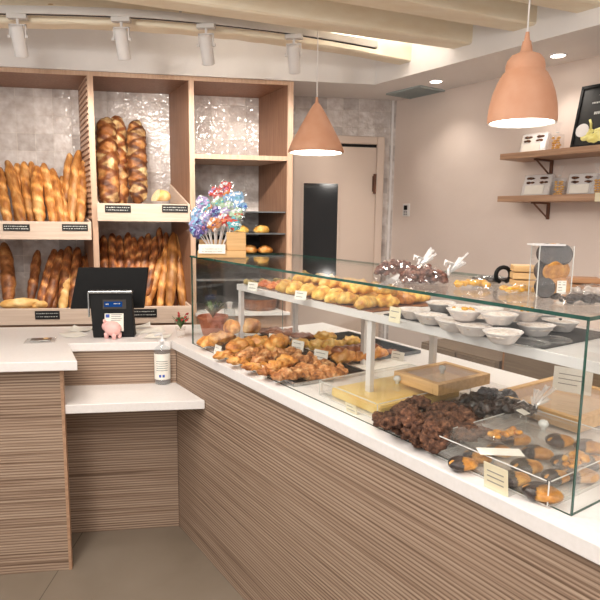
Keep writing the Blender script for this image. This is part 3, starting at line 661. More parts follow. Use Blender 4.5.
# left counter
LX, LY = -.6175, 2.4509
lf = onz(72, 569.5, 0); LX, LY = lf.x, lf.y
r = thing('left_counter', 'oak clad counter block at the left edge', 'counter', (0, 0, 0))
da = .33; fx = lambda s_: (LX-math.sin(da)*s_, LY+math.cos(da)*s_)
e = fx(.36); q = [(-1.9, LY), (LX, LY), (e[0], min(e[1], Y0-.003)), (-1.9, min(e[1], Y0-.003))]
mm = MB(); mm.prism([(-1.9, LY), (LX-.012, LY), (LX-.012, LY+.02), (-1.9, LY+.02)], 0, HC-TK); mm.build('front_panel', 'slat', r)
MB().box((LX-.012, LY-.001, 0), (LX, LY+.02, HC-TK)).build('corner_strip', 'shelfw', r)
e2 = (-.735-.012, Y0-.003)
MB().prism([(LX, LY+.02), (e2[0], e2[1]), (-1.9, e2[1]), (-1.9, LY+.02)], 0, HC-TK).build('counter_body', 'slat', r)
tf = onz(77.2, 361, HC); tb = onz(61, 329, HC); k_ = (Y0-.019-tf.y)/(tb.y-tf.y); tm = tf.lerp(tb, k_)
o = MB().prism([(-1.9, tf.y), (tf.x, tf.y), (tm.x, Y0-.019), (-1.9, Y0-.019)], HC-TK, HC).build('counter_worktop', 'worktop', bevel=.003); tag(o, 'white worktop of the left counter block with the coin tray', 'worktop')

# back cabinet along the right wall
r = thing('back_cabinet', 'oak cabinet with white top along the beige wall, behind the glass corner', 'cabinet', WW(1.3, .002, 0), CR)
MB().box((0, -.40, 0), (2.4, 0, .955)).build('cabinet_body', 'boxw2', r); MB().box((-.01, -.42, .955), (2.4, 0, .985)).build('cabinet_top', 'worktop', r)
for i in range(4): MB().box((.02+i*.6, -.412, .06), (.58+i*.6, -.40, .93)).build('cabinet_door', 'backw', r)
r = thing('low_cabinet', 'lower olive brown cabinet along the beige wall seen under the raised shelf', 'cabinet', WW(.72, .002, 0), CR)
MB().box((0, -.40, 0), (.56, 0, .80)).build('cabinet_body', 'backw', r)
for i in range(2): MB().box((.01+i*.275, -.412, .06), (.27+i*.275, -.40, .79)).build('cabinet_door', 'backw', r)

# ------------------------------------------------------------------ glass case
ZG = 1.3668; G0, G1, GD = .10, 1.972, .54
r = thing('glass_display_case', 'long frameless glass display case on the oak counter', 'display case', CW(0, 0, HC), CR)
H = ZG-HC
def pane(name, a_, b_, thin):
    """pane whose broad faces are clear and whose four narrow faces show green"""
    m_ = MB(); m_.box(a_, b_); 
    for f in m_.bm.faces:
        f.normal_update(); n_ = f.normal; f.material_index = 0 if abs(n_[thin]) > .9 else 1
    return m_.build(name, ['pane', 'edge'], r)
pane('front_pane', (G0, .038, .0005), (G1, .044, H-.0085), 1)
pane('top_pane', (G0-.005, .034, H-.008), (G1+.005, GD, H), 2)
pane('end_pane', (G1-.006, .0445, .0005), (G1, GD, H-.0085), 0)
pane('end_pane', (G0, .0445, .0005), (G0+.006, GD, H-.0085), 0)
# inner shelf on legs
SZ = 1.25
r = thing('inner_shelf', 'white raised shelf on legs inside the glass case', 'shelf', CW(0, 0, HC), CR)
S0, S1, SD0, SD1 = .305, 1.94, .165, .50
MB().box((S0, SD0, SZ-HC-.026), (S1, SD1, SZ-HC)).build('shelf_board', 'whitemetal', r, bevel=.0015)
for tx, dy in ((.32, SD0+.012), (1.19, SD0+.012), (.32, SD1-.03), (.82, SD1-.03), (1.19, SD1-.03), (1.925, SD1-.03)):
    MB().box((tx-.011, dy-.006, 0), (tx+.011, dy+.012, SZ-HC-.026)).build('leg', 'whitemetal', r, bevel=.001)

# ------------------------------------------------------------------ trays and pastries in the case
def tray(t0, t1, d0, d1, label, rot=0, m='black', rim='grey', z_=HC):
    c_ = CW((t0+t1)/2, (d0+d1)/2, z_+.0005); r = thing('baking_tray', label, 'tray', c_, CR+rot, 'trays in the glass case'); a_, b_ = (t1-t0)/2, (d1-d0)/2
    MB().box((-a_, -b_, 0), (a_, b_, .004)).build('tray_base', m, r)
    m_ = MB()
    for s_ in (-1, 1): m_.box((s_*a_-.004, -b_-.004, 0), (s_*a_+.004, b_+.004, .014)); m_.box((-a_, s_*b_-.004, 0), (a_, s_*b_+.004, .014))
    m_.build('tray_rim', rim, r, bevel=.002)
tray(.14, .935, .070, .40, 'black tray of twists and folded pastries at the case front', -.03, rim='steel')
tray(.30, .80, .46, .82, 'dark tray of croissants further back in the case', .0)
# paper liner
o = MB().box((-.16, -.13, 0), (.16, .13, .002)).build('paper_liner', 'card', loc=CW(.96, .52, HC+.0005), rot=(0, 0, CR)); tag(o, 'sheet of white paper on the worktop right of the croissants', 'paper')

def croissant(name, m, seed, ln=.06, r0=.028, curl=.9, ridges=6):
    mb = MB(); pts = []; rr = []; n = 26
    for i in range(n):
        u = i/(n-1)*2-1; a_ = u*curl; pts.append((math.sin(a_)*ln/curl*1.1, (1-math.cos(a_))*ln/curl, 0)); e = max(.04, 1-abs(u)**2.2)
        rr.append(r0*e**.7*(1+.06*abs(math.sin((u+1)*ridges*PI/2))+.10*noise.noise(Vector((u*3, seed, 0)))))
    mb.sweep(pts, rr, 12, cf=lambda u, v: tuple(a_+(b_-a_)*(.5+.5*math.sin(u*ridges*2*PI+v*4)) for a_, b_ in zip((.86, .78, .7), (1.12, 1.06, .98))))
    for v in mb.bm.verts:
        v.co += Vector((0, 0, 1))*.0; v.co.z = max(v.co.z, -.55*r0)*.9; v.co += Vector((noise.noise(v.co*40), noise.noise(v.co*40+Vector((5, 0, 0))), noise.noise(v.co*30+Vector((0, 9, 0)))))*.008
    return mb.build(name, m, smooth=True)
def twist(name, m, seed, ln=.065, w=.028, h=.018):
    mb = MB(); mb.blob((ln, w, h), .010, 45, seed, 5, flatten=.6)
    for v in mb.bm.verts:
        k_ = math.sin(v.co.x*110+v.co.y*70+seed); v.co.z += .004*k_*(1 if v.co.z > 0 else 0); v.co.y += .003*math.sin(v.co.x*120+seed)
    for f in mb.bm.faces:
        for l in f.loops:
            c_ = l.vert.co; k_ = .5+.5*math.sin(c_.x*110+c_.y*70+seed+.8); l[mb.col] = (.7+.42*k_, .6+.48*k_, .52+.5*k_, 1)
    return mb.build(name, m, smooth=True)
def fold(name, m, seed, s_=(.055, .04, .026)):
    mb = MB(); mb.blob(s_, .012, 26, seed, 4, flatten=.6)
    for v in mb.bm.verts:
        a_ = v.co.x/s_[0]; v.co.z *= (1-.25*abs(math.sin(a_*5)))
    for f in mb.bm.faces:
        for l in f.loops: a_ = l.vert.co.x/s_[0]; k_ = abs(math.sin(a_*4+noise.noise(l.vert.co*30)*2)); l[mb.col] = (1.1-.22*k_, 1.08-.3*k_, 1.02-.36*k_, 1)
    return mb.build(name, m, smooth=True)
def scatter(protos, lst, group, cat):
    """lst: (px, py, z, kind, rotation, scale, label)"""
    used = set()
    for px, py, z_, kd, rz, s_, lab in lst:
        p = onz(px, py, z_); o = protos[kd]
        if kd in used: o = o.copy(); COL.objects.link(o)
        used.add(kd); o.location = p; o.rotation_euler = (R.uniform(-.12, .12), R.uniform(-.12, .12), CR+rz); o.scale = (s_, s_, s_); tag(o, lab, cat, group)
z1 = HC+.03; z2 = HC+.055; z3 = HC+.09
P1 = {'f': fold('folded_croissant', 'gold', 1, (.062, .044, .036)), 'r': MB().blob((.036, .034, .031), .007, 26, 3, 4, flatten=.7, cf=lambda co: (1.05, 1, .92) if math.sin(co.x*90+co.y*50) > -.2 else (.8, .68, .56)).build('round_brioche', 'gold', smooth=True), 't': twist('nut_twist', 'dustp', 4), 't2': twist('nut_twist', 'gold', 5), 'g': twist('nut_twist', 'dustp', 7, .07, .032, .02)}
scatter(P1, [(212, 341, z1+.01, 'f', 1.2, 1.0, 'folded croissant at the front left corner of the tray'), (222, 338, z2, 'f', 1.5, 1.0, 'folded croissant leaning under the two brioches, leftmost'), (240, 346, z2, 'f', 1.7, 1.1, 'ridged folded croissant below the left brioche'), (257, 343, z2, 'f', 1.4, 1.1, 'folded croissant below the right brioche'), (276, 343, z2, 'f', 1.8, 1.1, 'folded croissant right of the brioches'),
    (233, 327, z3+.01, 'r', .3, 1.15, 'round brioche on top of the pile, left one'), (251, 326, z3+.012, 'r', 1.2, 1.3, 'round brioche on top of the pile, right one')], 'croissants and brioches on the front tray', 'pastry')
scatter(P1 | {'t': P1['t'], 't2': P1['t2'], 'g': P1['g']}, [(228, 354, z1, 't2', 1.4, 1.0, 'brown twist at the front of the tray, second price card'), (242, 360, z1, 't2', 1.6, 1.05, 'brown twist behind the third price card'), (252, 353, z2, 'g', 1.5, 1.0, 'nut twist in the middle of the pile'), (258, 367, z1, 't2', 1.3, 1.0, 'golden twist above the fourth price card'), (268, 357, z2, 'g', 1.7, 1.1, 'sugared nut twist behind the brown ones'), (284, 354, z2, 't', 1.4, 1.1, 'sugared nut twist beside the folded croissants'),
    (274, 371, z1, 't', 1.5, 1.1, 'almond twist in the front row, third from the tray end'), (290, 375, z1, 't', 1.4, 1.15, 'almond twist in the front row, second from the tray end'), (283, 363, z2, 't2', 1.7, 1.1, 'golden twist lying on the almond twists'), (300, 361, z2-.01, 'g', 1.5, 1.1, 'glazed nut twist at the back right of the pile'), (305, 371, z1, 'g', 1.4, 1.2, 'flat nut pastry on the tray end, left'), (327, 374, z1-.008, 'g', 1.35, 1.25, 'flat nut pastry on the tray end, right'), (318, 365, z1-.005, 't', 1.5, 1.1, 'flat almond pastry behind the tray end')], 'nut twists on the front tray', 'pastry')
P2 = {'c': croissant('butter_croissant', 'yell', 8, .055, .027), 'b': fold('chocolate_croissant', 'choc', 9, (.055, .035, .022)), 'f': fold('butter_croissant', 'gold', 10, (.05, .04, .028)), 'y': fold('butter_croissant', 'yell', 12, (.05, .04, .028))}
scatter(P2, [(270, 331, z1-.005, 'b', 1.3, 1, 'chocolate topped pastry at the far left of the rear tray'), (286, 333, z1, 'b', 1.4, 1.05, 'chocolate topped pastry, second on the rear tray'), (302, 336, z1, 'b', 1.2, 1, 'chocolate topped pastry, third on the rear tray'), (300, 344, z1, 'y', .8, 1, 'pale croissant in front of the chocolate ones'),
    (318, 345, z1, 'y', 1, 1, 'pale croissant behind the blue-edged price card'), (325, 337, z2, 'y', 1.4, 1.05, 'croissant on top at the back of the rear tray'), (334, 345, z2-.01, 'c', 1.2, 1.1, 'curved croissant in the middle of the rear tray'), (328, 353, z1, 'f', .9, 1, 'golden croissant behind the last price card'), (345, 357, z1, 'f', 1.2, 1.15, 'large golden croissant at the front of the rear tray'), (346, 350, z2, 'b', 1.2, 1.05, 'chocolate croissant lying on the golden ones'),
    (362, 356, z1, 'f', 1.3, 1.05, 'golden croissant left of the shelf leg'), (368, 348, z2-.01, 'b', 1.1, 1, 'chocolate croissant behind the shelf leg'), (378, 353, z1, 'f', 1.2, .9, 'golden croissant right of the shelf leg'), (390, 352, z1-.006, 'b', 1.2, .7, 'small brown pastry at the right end of the rear tray'), (352, 341, z1, 'y', .7, .9, 'pale croissant at the back edge of the rear tray')], 'croissants on the rear tray', 'croissant')

# shelf pastries
P3 = {'y': fold('cheese_puff', 'yell', 21, (.046, .038, .032)), 'c': croissant('cheese_puff', 'yell', 22, .05, .029), 'g': fold('herb_canape', 'green', 23, (.022, .018, .014)), 'r': fold('tomato_puff', 'red', 24, (.038, .03, .02)), 'o': croissant('cheese_puff', 'gold', 25, .05, .029)}
used = set(); zsf = SZ+.017
rows = [(.205, 'front'), (.285, 'second'), (.365, 'third'), (.445, 'rear')]
cnt = {}
def put(kd, t, d_, z_, rz, s_, lab, group, cat):
    o = P3[kd]
    if kd in used: o = o.copy(); COL.objects.link(o)
    used.add(kd); o.location = CW(t, d_, z_); o.rotation_euler = (R.uniform(-.1, .1), R.uniform(-.1, .1), CR+rz); o.scale = (s_,)*3; tag(o, lab, cat, group)
i_ = 0
for j in range(4):
    for k_ in range(3): put('g', .37+.042*k_, .19+.075*j, SZ+.012, R.uniform(0, 3), 1.0, 'small herb canape on the raised shelf, %s row, %s from the left' % (rows[j][1], ORD[k_]), 'herb canapes on the raised shelf', 'canape')
for j in range(4):
    for k_ in range(2): put('r', .50+.068*k_, .20+.08*j, SZ+.016, 1.3+R.uniform(-.4, .4), .9, 'reddish tomato puff on the raised shelf, %s row, %s one' % (rows[j][1], ('left', 'right')[k_]), 'tomato puffs on the raised shelf', 'puff')
for j in range(4):
    for k_ in range(7):
        kd = 'yco'[(j*2+k_*3+(k_ > 4)) % 3]; put(kd, .645+.082*k_+R.uniform(-.01, .01), .205+.085*j, zsf+.004*R.random(), 1.4+R.uniform(-.5, .5), 1.0, 'golden cheese puff on the raised shelf, %s row, %s from the left' % (rows[j][1], ORD[k_]), 'golden puffs on the raised shelf', 'puff')
for k_ in range(6): put('yc'[k_ % 2], .68+.09*k_, .27+.03*(k_ % 2), zsf+.038, 1.2+R.uniform(-.5, .5), 1.0, 'golden cheese puff heaped on top of the others, %s from the left' % ORD[k_], 'golden puffs on the raised shelf', 'puff')
o = MB().box((.63, .175, 0), (1.20, .51, .003)).build('serving_tray', 'choc', loc=CW(0, 0, SZ+.0005), rot=(0, 0, CR)); tag(o, 'dark serving tray under the golden puffs', 'tray')
o = MB().box((1.25, .175, 0), (1.80, .49, .003)).build('serving_tray', 'towel', loc=CW(0, 0, SZ+.0005), rot=(0, 0, CR)); tag(o, 'dark serving tray under the white tartlet cups', 'tray')
# tartlet bowls
def bowl():
    r = thing('tartlet_cup', '', 'tartlet', group='white tartlets on the raised shelf')
    m_ = MB(); n = 32; prof = [(0, 0), (.030, 0), (.034, .003), (.052, .026), (.056, .03), (.053, .029), (.034, .008), (0, .006)]
    m_.lathe(prof, 32)
    for v in m_.bm.verts:
        rr_ = Vector((v.co.x, v.co.y, 0)).length
        if rr_ > .04: a_ = math.atan2(v.co.y, v.co.x); v.co.x *= 1+.02*math.sin(a_*16); v.co.y *= 1+.02*math.sin(a_*16)
    m_.build('paper_cup', 'cup', r, smooth=True)
    MB().blob((.047, .047, .010), .004, 40, 3, 4, m=T(0, 0, .021)).build('filling', 'cream', r, smooth=True); return r
bl = [(473, 329, 0, 'white tartlet in the front row, left of the middle', 0), (503, 336, 0, 'white tartlet standing foremost in the front row', 0), (536, 329, 0, 'white tartlet in the second row near the glass corner', 0), (560, 325, 0, 'white tartlet with a dark dot, nearest the glass corner', 1), (452, 324, 0, 'white tartlet in the front row beside the dark tray edge', 0), (430, 318, 0, 'white tartlet in the front row, second from the left', 0), (414, 313, 0, 'white tartlet at the left end, next to the golden puffs', 0), (485, 321, 0, 'white tartlet half hidden under the stacked one', 0), (512, 322, 0, 'white tartlet in the middle under the orange topped one', 0),
      (441, 306, 0, 'white tartlet in the back row, leftmost', 0), (463, 310, 0, 'white tartlet in the back row, second', 0), (487, 312, 0, 'white tartlet in the back row, third', 0), (540, 317, 0, 'white tartlet behind the orange topped one', 0), (464, 314, .03, 'white tartlet stacked on the left of the pile', 2), (499, 318, .03, 'white tartlet stacked on top in the middle', 0), (525, 314, .028, 'white tartlet topped with orange pieces', 2)]
pr = None
for px, py, dz, lab, sp in bl:
    p = onz(px, py, SZ+.02+dz); o = bowl() if pr is None else dup(pr); pr = pr or o; o.location = (p.x, p.y, SZ+.004+dz); o.rotation_euler = (R.uniform(-.05, .05), R.uniform(-.05, .05), R.uniform(0, 6)); o['label'] = lab; o.scale = (.86, .86, .95)
    if sp == 2:
        m_ = MB(); 
        for k_ in range(12): a_ = R.uniform(0, 6.28); rr_ = R.uniform(0, .035); m_.blob((.006, .005, .004), .002, 80, k_, 2, m=T(rr_*math.cos(a_), rr_*math.sin(a_), .032))
        m_.build('orange_topping', 'amber', o, smooth=True)
    if sp == 1: MB().blob((.005, .005, .004), 0, sub=2, m=T(.005, -.005, .033)).build('dark_berry', 'dark', o, smooth=True)
# stacked flat plates at the right end of the shelf
for i in range(2):
    c_ = cz(528+22*i, 343-3*i, SZ+.004); o = MB().lathe([(0, 0), (.04, 0), (.052, .005), (.05, .007), (.038, .003), (0, .003)], 32).build('glass_dish', 'acrylic', loc=CW(c_[0], c_[1], SZ+.001+.000*i), smooth=True); tag(o, ('clear flat dish at the right end of the raised shelf', 'clear flat dish beside the glass corner on the raised shelf')[i], 'dish')

# price cards
def card(px, py, w, h, label, z_=HC, tilt=.25, m='card', seed=0, rz=0, name='price_card', lines=2, group='white price cards in the case', rows=2):
    p = onz(px, py, z_); r = thing(name, label, 'price card', (p.x, p.y, z_+.001), CR+rz, group); M_ = Rx(-tilt)
    MB().box((-w/2, -.0008, 0), (w/2, .0008, h), m=M_).build('card', m, r)
    t_ = MB(); q_ = random.Random(seed)
    for k_ in range(rows):
        zc = h*(.72-.4*k_/max(rows-1, 1)*1.0); t_.box((-w*.36, -.0014, zc-.0012), (-w*.36+w*q_.uniform(.45, .72), -.0009, zc+.0012), m=M_)
    t_.build('lettering', 'ink', r)
    s_ = MB(); s_.box((-w/2, -.001, 0), (w/2, .028, .0015)); s_.build('card_foot', 'acrylic', r)
    return r
for i, (px, py, w, h, lab, z_) in enumerate([(204, 347, .05, .036, 'white price card at the left end of the front row', HC), (217, 355, .05, .036, 'white price card, second along the case front', HC), (239, 365, .055, .038, 'white price card, third along the case front', HC), (262, 377, .055, .036, 'white price card, fourth along the case front beside the tray', HC),
      (273, 343, .05, .034, 'small price card leaning between the front and rear trays', HC+.04), (297, 351, .055, .038, 'price card with blue lettering before the pale croissants', HC+.035), (320, 361, .058, .038, 'price card before the golden croissants', HC+.02), (397, 361, .05, .034, 'price card standing left of the wooden framed box', HC),
      (252, 291, .045, .03, 'small price card before the herb canapes on the raised shelf', SZ), (300, 300, .045, .028, 'small price card before the golden puffs on the raised shelf', SZ)]):
    card(px, py, w*1.22, h*1.15, lab, z_, .2, seed=i, rz=.25*(i > 3))
card(321, 300.5, .05, .03, 'second small price card before the golden puffs on the raised shelf', SZ, .3, seed=21)
card(394, 323, .045, .045, 'cream price card hanging between the puffs and the tartlets', SZ+.0, .1, 'cardy', 22)
card(496, 492, .062, .062, 'cream price card leaning on the front of the acrylic cover', HC, -.12, 'cardy', 23, rows=3)
card(571, 393, .115, .078, 'big white card standing on the wooden tray behind the glass corner', HC+.05, .1, 'card', 24, rz=.3, rows=3)
card(352, 413, .05, .03, 'faint card leaning on the cover over the yellow tart', HC, -.25, 'cardy', 25, rz=0)

# acrylic covers
def cover(t0, t1, d0, d1, h, label, knobt, rot=0):
    c_ = CW((t0+t1)/2, (d0+d1)/2, HC+.0005); r = thing('acrylic_cover', label, 'cover', c_, CR+rot, 'clear acrylic food covers'); a_, b_ = (t1-t0)/2, (d1-d0)/2
    m_ = MB(); m_.box((-a_, -b_, 0), (a_, b_, h), bev=.012)
    m_.build('cover_shell', 'acrylic', r, smooth=False)
    e_ = MB()
    for zz_ in (.002, h-.004):
        for s_ in (-1, 1):
            e_.sweep([(-a_+.008, s_*(b_-.001), zz_), (a_-.008, s_*(b_-.001), zz_)], .0016, 6); e_.sweep([(s_*(a_-.001), -b_+.008, zz_), (s_*(a_-.001), b_-.008, zz_)], .0016, 6)
    for sx in (-1, 1):
        for sy in (-1, 1): e_.sweep([(sx*(a_-.003), sy*(b_-.003), .002), (sx*(a_-.003), sy*(b_-.003), h-.004)], .0016, 6)
    e_.build('cover_rim', 'acredge', r)
    k_ = MB(); k_.lathe([(0, 0), (.007, 0), (.006, .006), (.012, .012), (.013, .018), (.009, .025), (0, .027)], 20, m=T(knobt[0], knobt[1], h)); k_.build('knob', 'acredge', r, smooth=True)
    return r
cover(1.05, 1.345, .075, .50, .055, 'clear acrylic cover over the yellow flan slabs', (.03, -.02), -.0)
o = MB().box((-.12, -.18, 0), (.12, .18, .03), bev=.004).build('flan_slab', 'tartf', loc=CW(1.21, .28, HC+.004), rot=(0, 0, CR)); tag(o, 'yellow flan slab under the left acrylic cover', 'flan')
# framed wooden box lids
def framebox(c_, w, d_, h, z_, label, knob=True, rot=0, name='wooden_box'):
    r = thing(name, label, 'box', CW(c_[0], c_[1], z_), CR+rot, 'beech framed boxes'); a_, b_ = w/2, d_/2
    m_ = MB(); t_ = .022
    for s_ in (-1, 1): m_.box((s_*(a_-t_/2)-t_/2, -b_, 0), (s_*(a_-t_/2)+t_/2, b_, h)); m_.box((-a_+t_, s_*(b_-t_/2)-t_/2, 0), (a_-t_, s_*(b_-t_/2)+t_/2, h))
    m_.build('box_frame', 'boxw', r, bevel=.002)
    MB().box((-a_+.01, -b_+.01, .001), (a_-.01, b_-.01, .006)).build('box_floor', 'boxw', r)
    MB().box((-a_+.02, -b_+.02, h-.006), (a_-.02, b_-.02, h-.003)).build('lid_pane', 'acrylic', r)
    if knob: MB().lathe([(0, 0), (.008, 0), (.006, .006), (.012, .014), (.010, .024), (0, .026)], 20, m=T(0, 0, h-.003)).build('knob', 'acredge', r, smooth=True)
    return r
framebox((1.30, .40), .195, .25, .036, HC+.0565, 'beech framed box with clear lid on top of the left acrylic cover')
framebox((1.59, .645), .30, .36, .04, HC+.01, 'larger beech framed tray under the big white card', False)
# stuff inside tray 2
# cookies
P3 = {'c': blobmesh('brown_cookie', 'cook', (.036, .033, .016), .016, 55, 31, 5, .5), 'd': blobmesh('brown_cookie', 'cook', (.034, .036, .017), .017, 60, 32, 5, .5), 'k': blobmesh('dark_chocolate_cluster', 'dark', (.034, .028, .019), .016, 55, 33, 4, .6), 'l': blobmesh('dark_chocolate_cluster', 'dark', (.031, .034, .019), .016, 60, 34, 4, .6)}
lay = [(384, 421, 0), (404, 431, 0), (425, 440, 0), (398, 414, 0), (420, 425, .0), (443, 436, 0), (412, 408, 0), (436, 414, 0), (458, 424, 0), (478, 432, 0), (450, 408, 0), (470, 414, 0), (395, 424, .024), (414, 433, .022), (436, 440, .022), (408, 413, .03), (428, 420, .03), (450, 428, .028), (468, 434, .024), (420, 404, .03), (441, 411, .03), (461, 418, .03), (412, 420, .045), (436, 428, .045)]
for i, (px, py, dz) in enumerate(lay):
    p = onz(px, py, HC+.02+dz); t_, d_ = td(p); o = P3['cd'[i % 2]]
    if i > 1: o = o.copy(); COL.objects.link(o)
    layer = 'bottom layer' if dz < .01 else 'top of the heap' if dz > .04 else 'upper layer'
    o.location = p; o.rotation_euler = (R.uniform(-.3, .3), R.uniform(-.3, .3), R.uniform(0, 6)); sc_ = R.uniform(.9, 1.12); o.scale = (sc_,)*3
    tag(o, 'rough brown chocolate cookie in the heap, %s, %s from the left' % (layer, ORD[sum(1 for q_ in lay if (q_[2] < .01, q_[2] > .04) == (dz < .01, dz > .04) and q_[0] < px)] if sum(1 for q_ in lay if (q_[2] < .01, q_[2] > .04) == (dz < .01, dz > .04) and q_[0] < px) < 18 else 'last'), 'cookie', 'brown chocolate cookies')
lay = [(456, 408), (468, 402), (482, 408), (476, 400), (492, 401), (498, 409), (508, 404), (519, 408), (488, 394), (504, 397)]
for i, (px, py) in enumerate(lay):
    dz = .02+.02*(i % 3 == 2); p = onz(px, py, HC+.02+dz); o = P3['kl'[i % 2]]
    if i > 1: o = o.copy(); COL.objects.link(o)
    o.location = p; o.rotation_euler = (R.uniform(-.3, .3), R.uniform(-.3, .3), R.uniform(0, 6)); tag(o, 'dark chocolate nut cluster behind the brown cookies, %s from the left' % ORD[sum(1 for q_ in lay if q_[0] < px)], 'chocolate', 'dark chocolate clusters')
o = MB().box((-.14, -.17, 0), (.14, .17, .012)).build('serving_board', 'acrylic', loc=CW(1.42, .51, HC+.001), rot=(0, 0, CR)); tag(o, 'clear acrylic board under the dark chocolate clusters', 'board')

# dipped orange cookies under the second cover
def dipped():
    r = thing('dipped_cookie', '', 'cookie', group='half dipped cookies under the acrylic cover')
    m_ = MB(); m_.blob((.034, .026, .014), .003, 30, 3, 4, flatten=.6)
    a_ = m_.build('biscuit', 'orange', r, smooth=True)
    m_ = MB(); m_.blob((.036, .0285, .016), .003, 30, 5, 4, flatten=.6)
    bmesh.ops.delete(m_.bm, geom=[f for f in m_.bm.faces if f.calc_center_median().x > -.002+.006*math.sin(f.calc_center_median().y*90)], context='FACES'); m_.build('chocolate_dip', 'dark', r, smooth=True); return r
pr = None; dl = [(463, 463), (478, 456), (500, 450), (515, 478), (527, 466), (543, 492), (556, 476), (566, 462), (580, 474), (538, 452), (592, 462), (515, 438), (560, 440), (590, 446)]
for i, (px, py) in enumerate(dl):
    p = onz(px, py, HC+.02); o = dipped() if pr is None else dup(pr); pr = pr or o; o.location = (p.x, p.y, HC+.018); o.rotation_euler = (0, 0, -.3+R.uniform(-.5, .5)); s_ = R.uniform(.95, 1.2); o.scale = (s_,)*3
    o['label'] = 'half chocolate-dipped orange cookie under the right acrylic cover, %s from the left' % ORD[sum(1 for q_ in dl if q_[0] < px or (q_[0] == px and q_[1] < py))]
cover(1.605, 1.925, .03, .42, .06, 'clear acrylic cover over the dipped cookies by the glass corner', (-.02, .06))
o = MB().box((-.168, -.203, 0), (.168, .203, .005), bev=.002).build('serving_plate', 'acrylic', loc=CW(1.765, .225, HC+.002), rot=(0, 0, CR)); tag(o, 'clear acrylic base plate under the dipped cookies', 'plate')
# paper slip + packets on top of cover 2
zc = HC+.0615
def slip(px, py, w, d_, label, rz=0):
    p = onz(px, py, zc); o = MB().box((-w/2, -d_/2, 0), (w/2, d_/2, .0012)).build('paper_slip', 'card', loc=(p.x, p.y, zc), rot=(0, 0, CR+rz)); tag(o, label, 'paper')
slip(500, 452, .04, .10, 'white paper slip lying on the acrylic cover', -.65)
def packet(name, p, ln, w, h, rz, fill, label, seed, fillkind=None, cat='packet', tilt=0, group='clear packets of sweets', bow=None):
    """crinkled clear bag with its filling; bow adds a tied fan of film at one end"""
    r = thing(name, label, cat, p, rz, group, rot=(0, tilt, rz)); q_ = random.Random(seed)
    m_ = MB(); n = 20
    def fn(u, v):
        x = (u-.5)*ln; yy = (v-.5)*w; e = max(0, 1-(2*u-1)**4)*max(0, 1-(2*v-1)**2); return Vector((x, yy, h*e**.5+.004*noise.noise(Vector((x*60, yy*60, seed)))+.0025))
    m_.grid(fn, n, n); m_.grid(lambda u, v: Vector(((u-.5)*ln, (v-.5)*w, .001)), 2, 2); m_.build('film', 'cello', r)
    f_ = MB(); k = max(4, int(ln*w*3600))
    for i in range(k):
        x = q_.uniform(-.38, .38)*ln; yy = q_.uniform(-.36, .36)*w; f_.blob((q_.uniform(.007, .013), q_.uniform(.006, .011), q_.uniform(.005, .008)), .003, 60, i+seed, 2, m=T(x, yy, q_.uniform(.007, max(.0075, h*.7))))
    fo = f_.build('sweets' if fillkind is None else fillkind, fill, r, smooth=True); fo['kind'] = 'stuff'
    if bow:
        b_ = MB()
        for i in range(9):
            a_ = -.7+i*.175; ll = q_.uniform(.05, .08)*bow; x0 = ln/2-.01
            b_.grid(lambda u, v, a_=a_, ll=ll, i=i: Vector((x0+u*ll*math.cos(a_), u*ll*math.sin(a_)*.7+(v-.5)*.016*u, h*.4+u*ll*(.5+.25*math.sin(i*2.1))+.003*math.sin(v*9))), 3, 2)
        b_.build('film_tail', 'tail', r)
        t_ = MB(); t_.sweep([(x0+.008*math.cos(k_*PI/6)*0, .010*math.cos(k_*PI/6), h*.4+.010*math.sin(k_*PI/6)) for k_ in range(13)], .003, 6, cap=False)
        for s_ in (-1, 1): t_.sweep([(x0, 0, h*.5), (x0-.012, s_*.02, h*.5+.02), (x0-.03, s_*.03, h*.5+.012)], [.003, .004, .001], 6, flat=.4)
        t_.build('ribbon', 'white', r)
    return r
def oncase(px, py, z_): return onz(px, py, z_)
packet('biscuit_packet', onz(507, 437, zc+.002), .115, .04, .018, -.35+.6, 'orange', 'long clear packet of orange biscuits lying on the acrylic cover', 41)
packet('biscuit_packet', onz(573, 464, zc+.002), .11, .05, .02, .15+.5, 'orange', 'clear packet of orange and chocolate biscuits beside the glass edge', 42)
packet('chocolate_packet', onz(524, 414, HC+.045), .10, .06, .022, .5, 'dark', 'clear packet of dark chocolates with a white label, right of the clusters', 43, bow=1.1)
p = onz(523, 412, HC+.075); o = MB().box((-.018, -.013, 0), (.018, .013, .001)).build('sticker_label', 'card', loc=(p.x, p.y, p.z), rot=(.3, .1, .6)); tag(o, 'tilted white label lying on the dark chocolate packet', 'label')

# ------------------------------------------------------------------ things on top of the case
ZC = ZG+.001
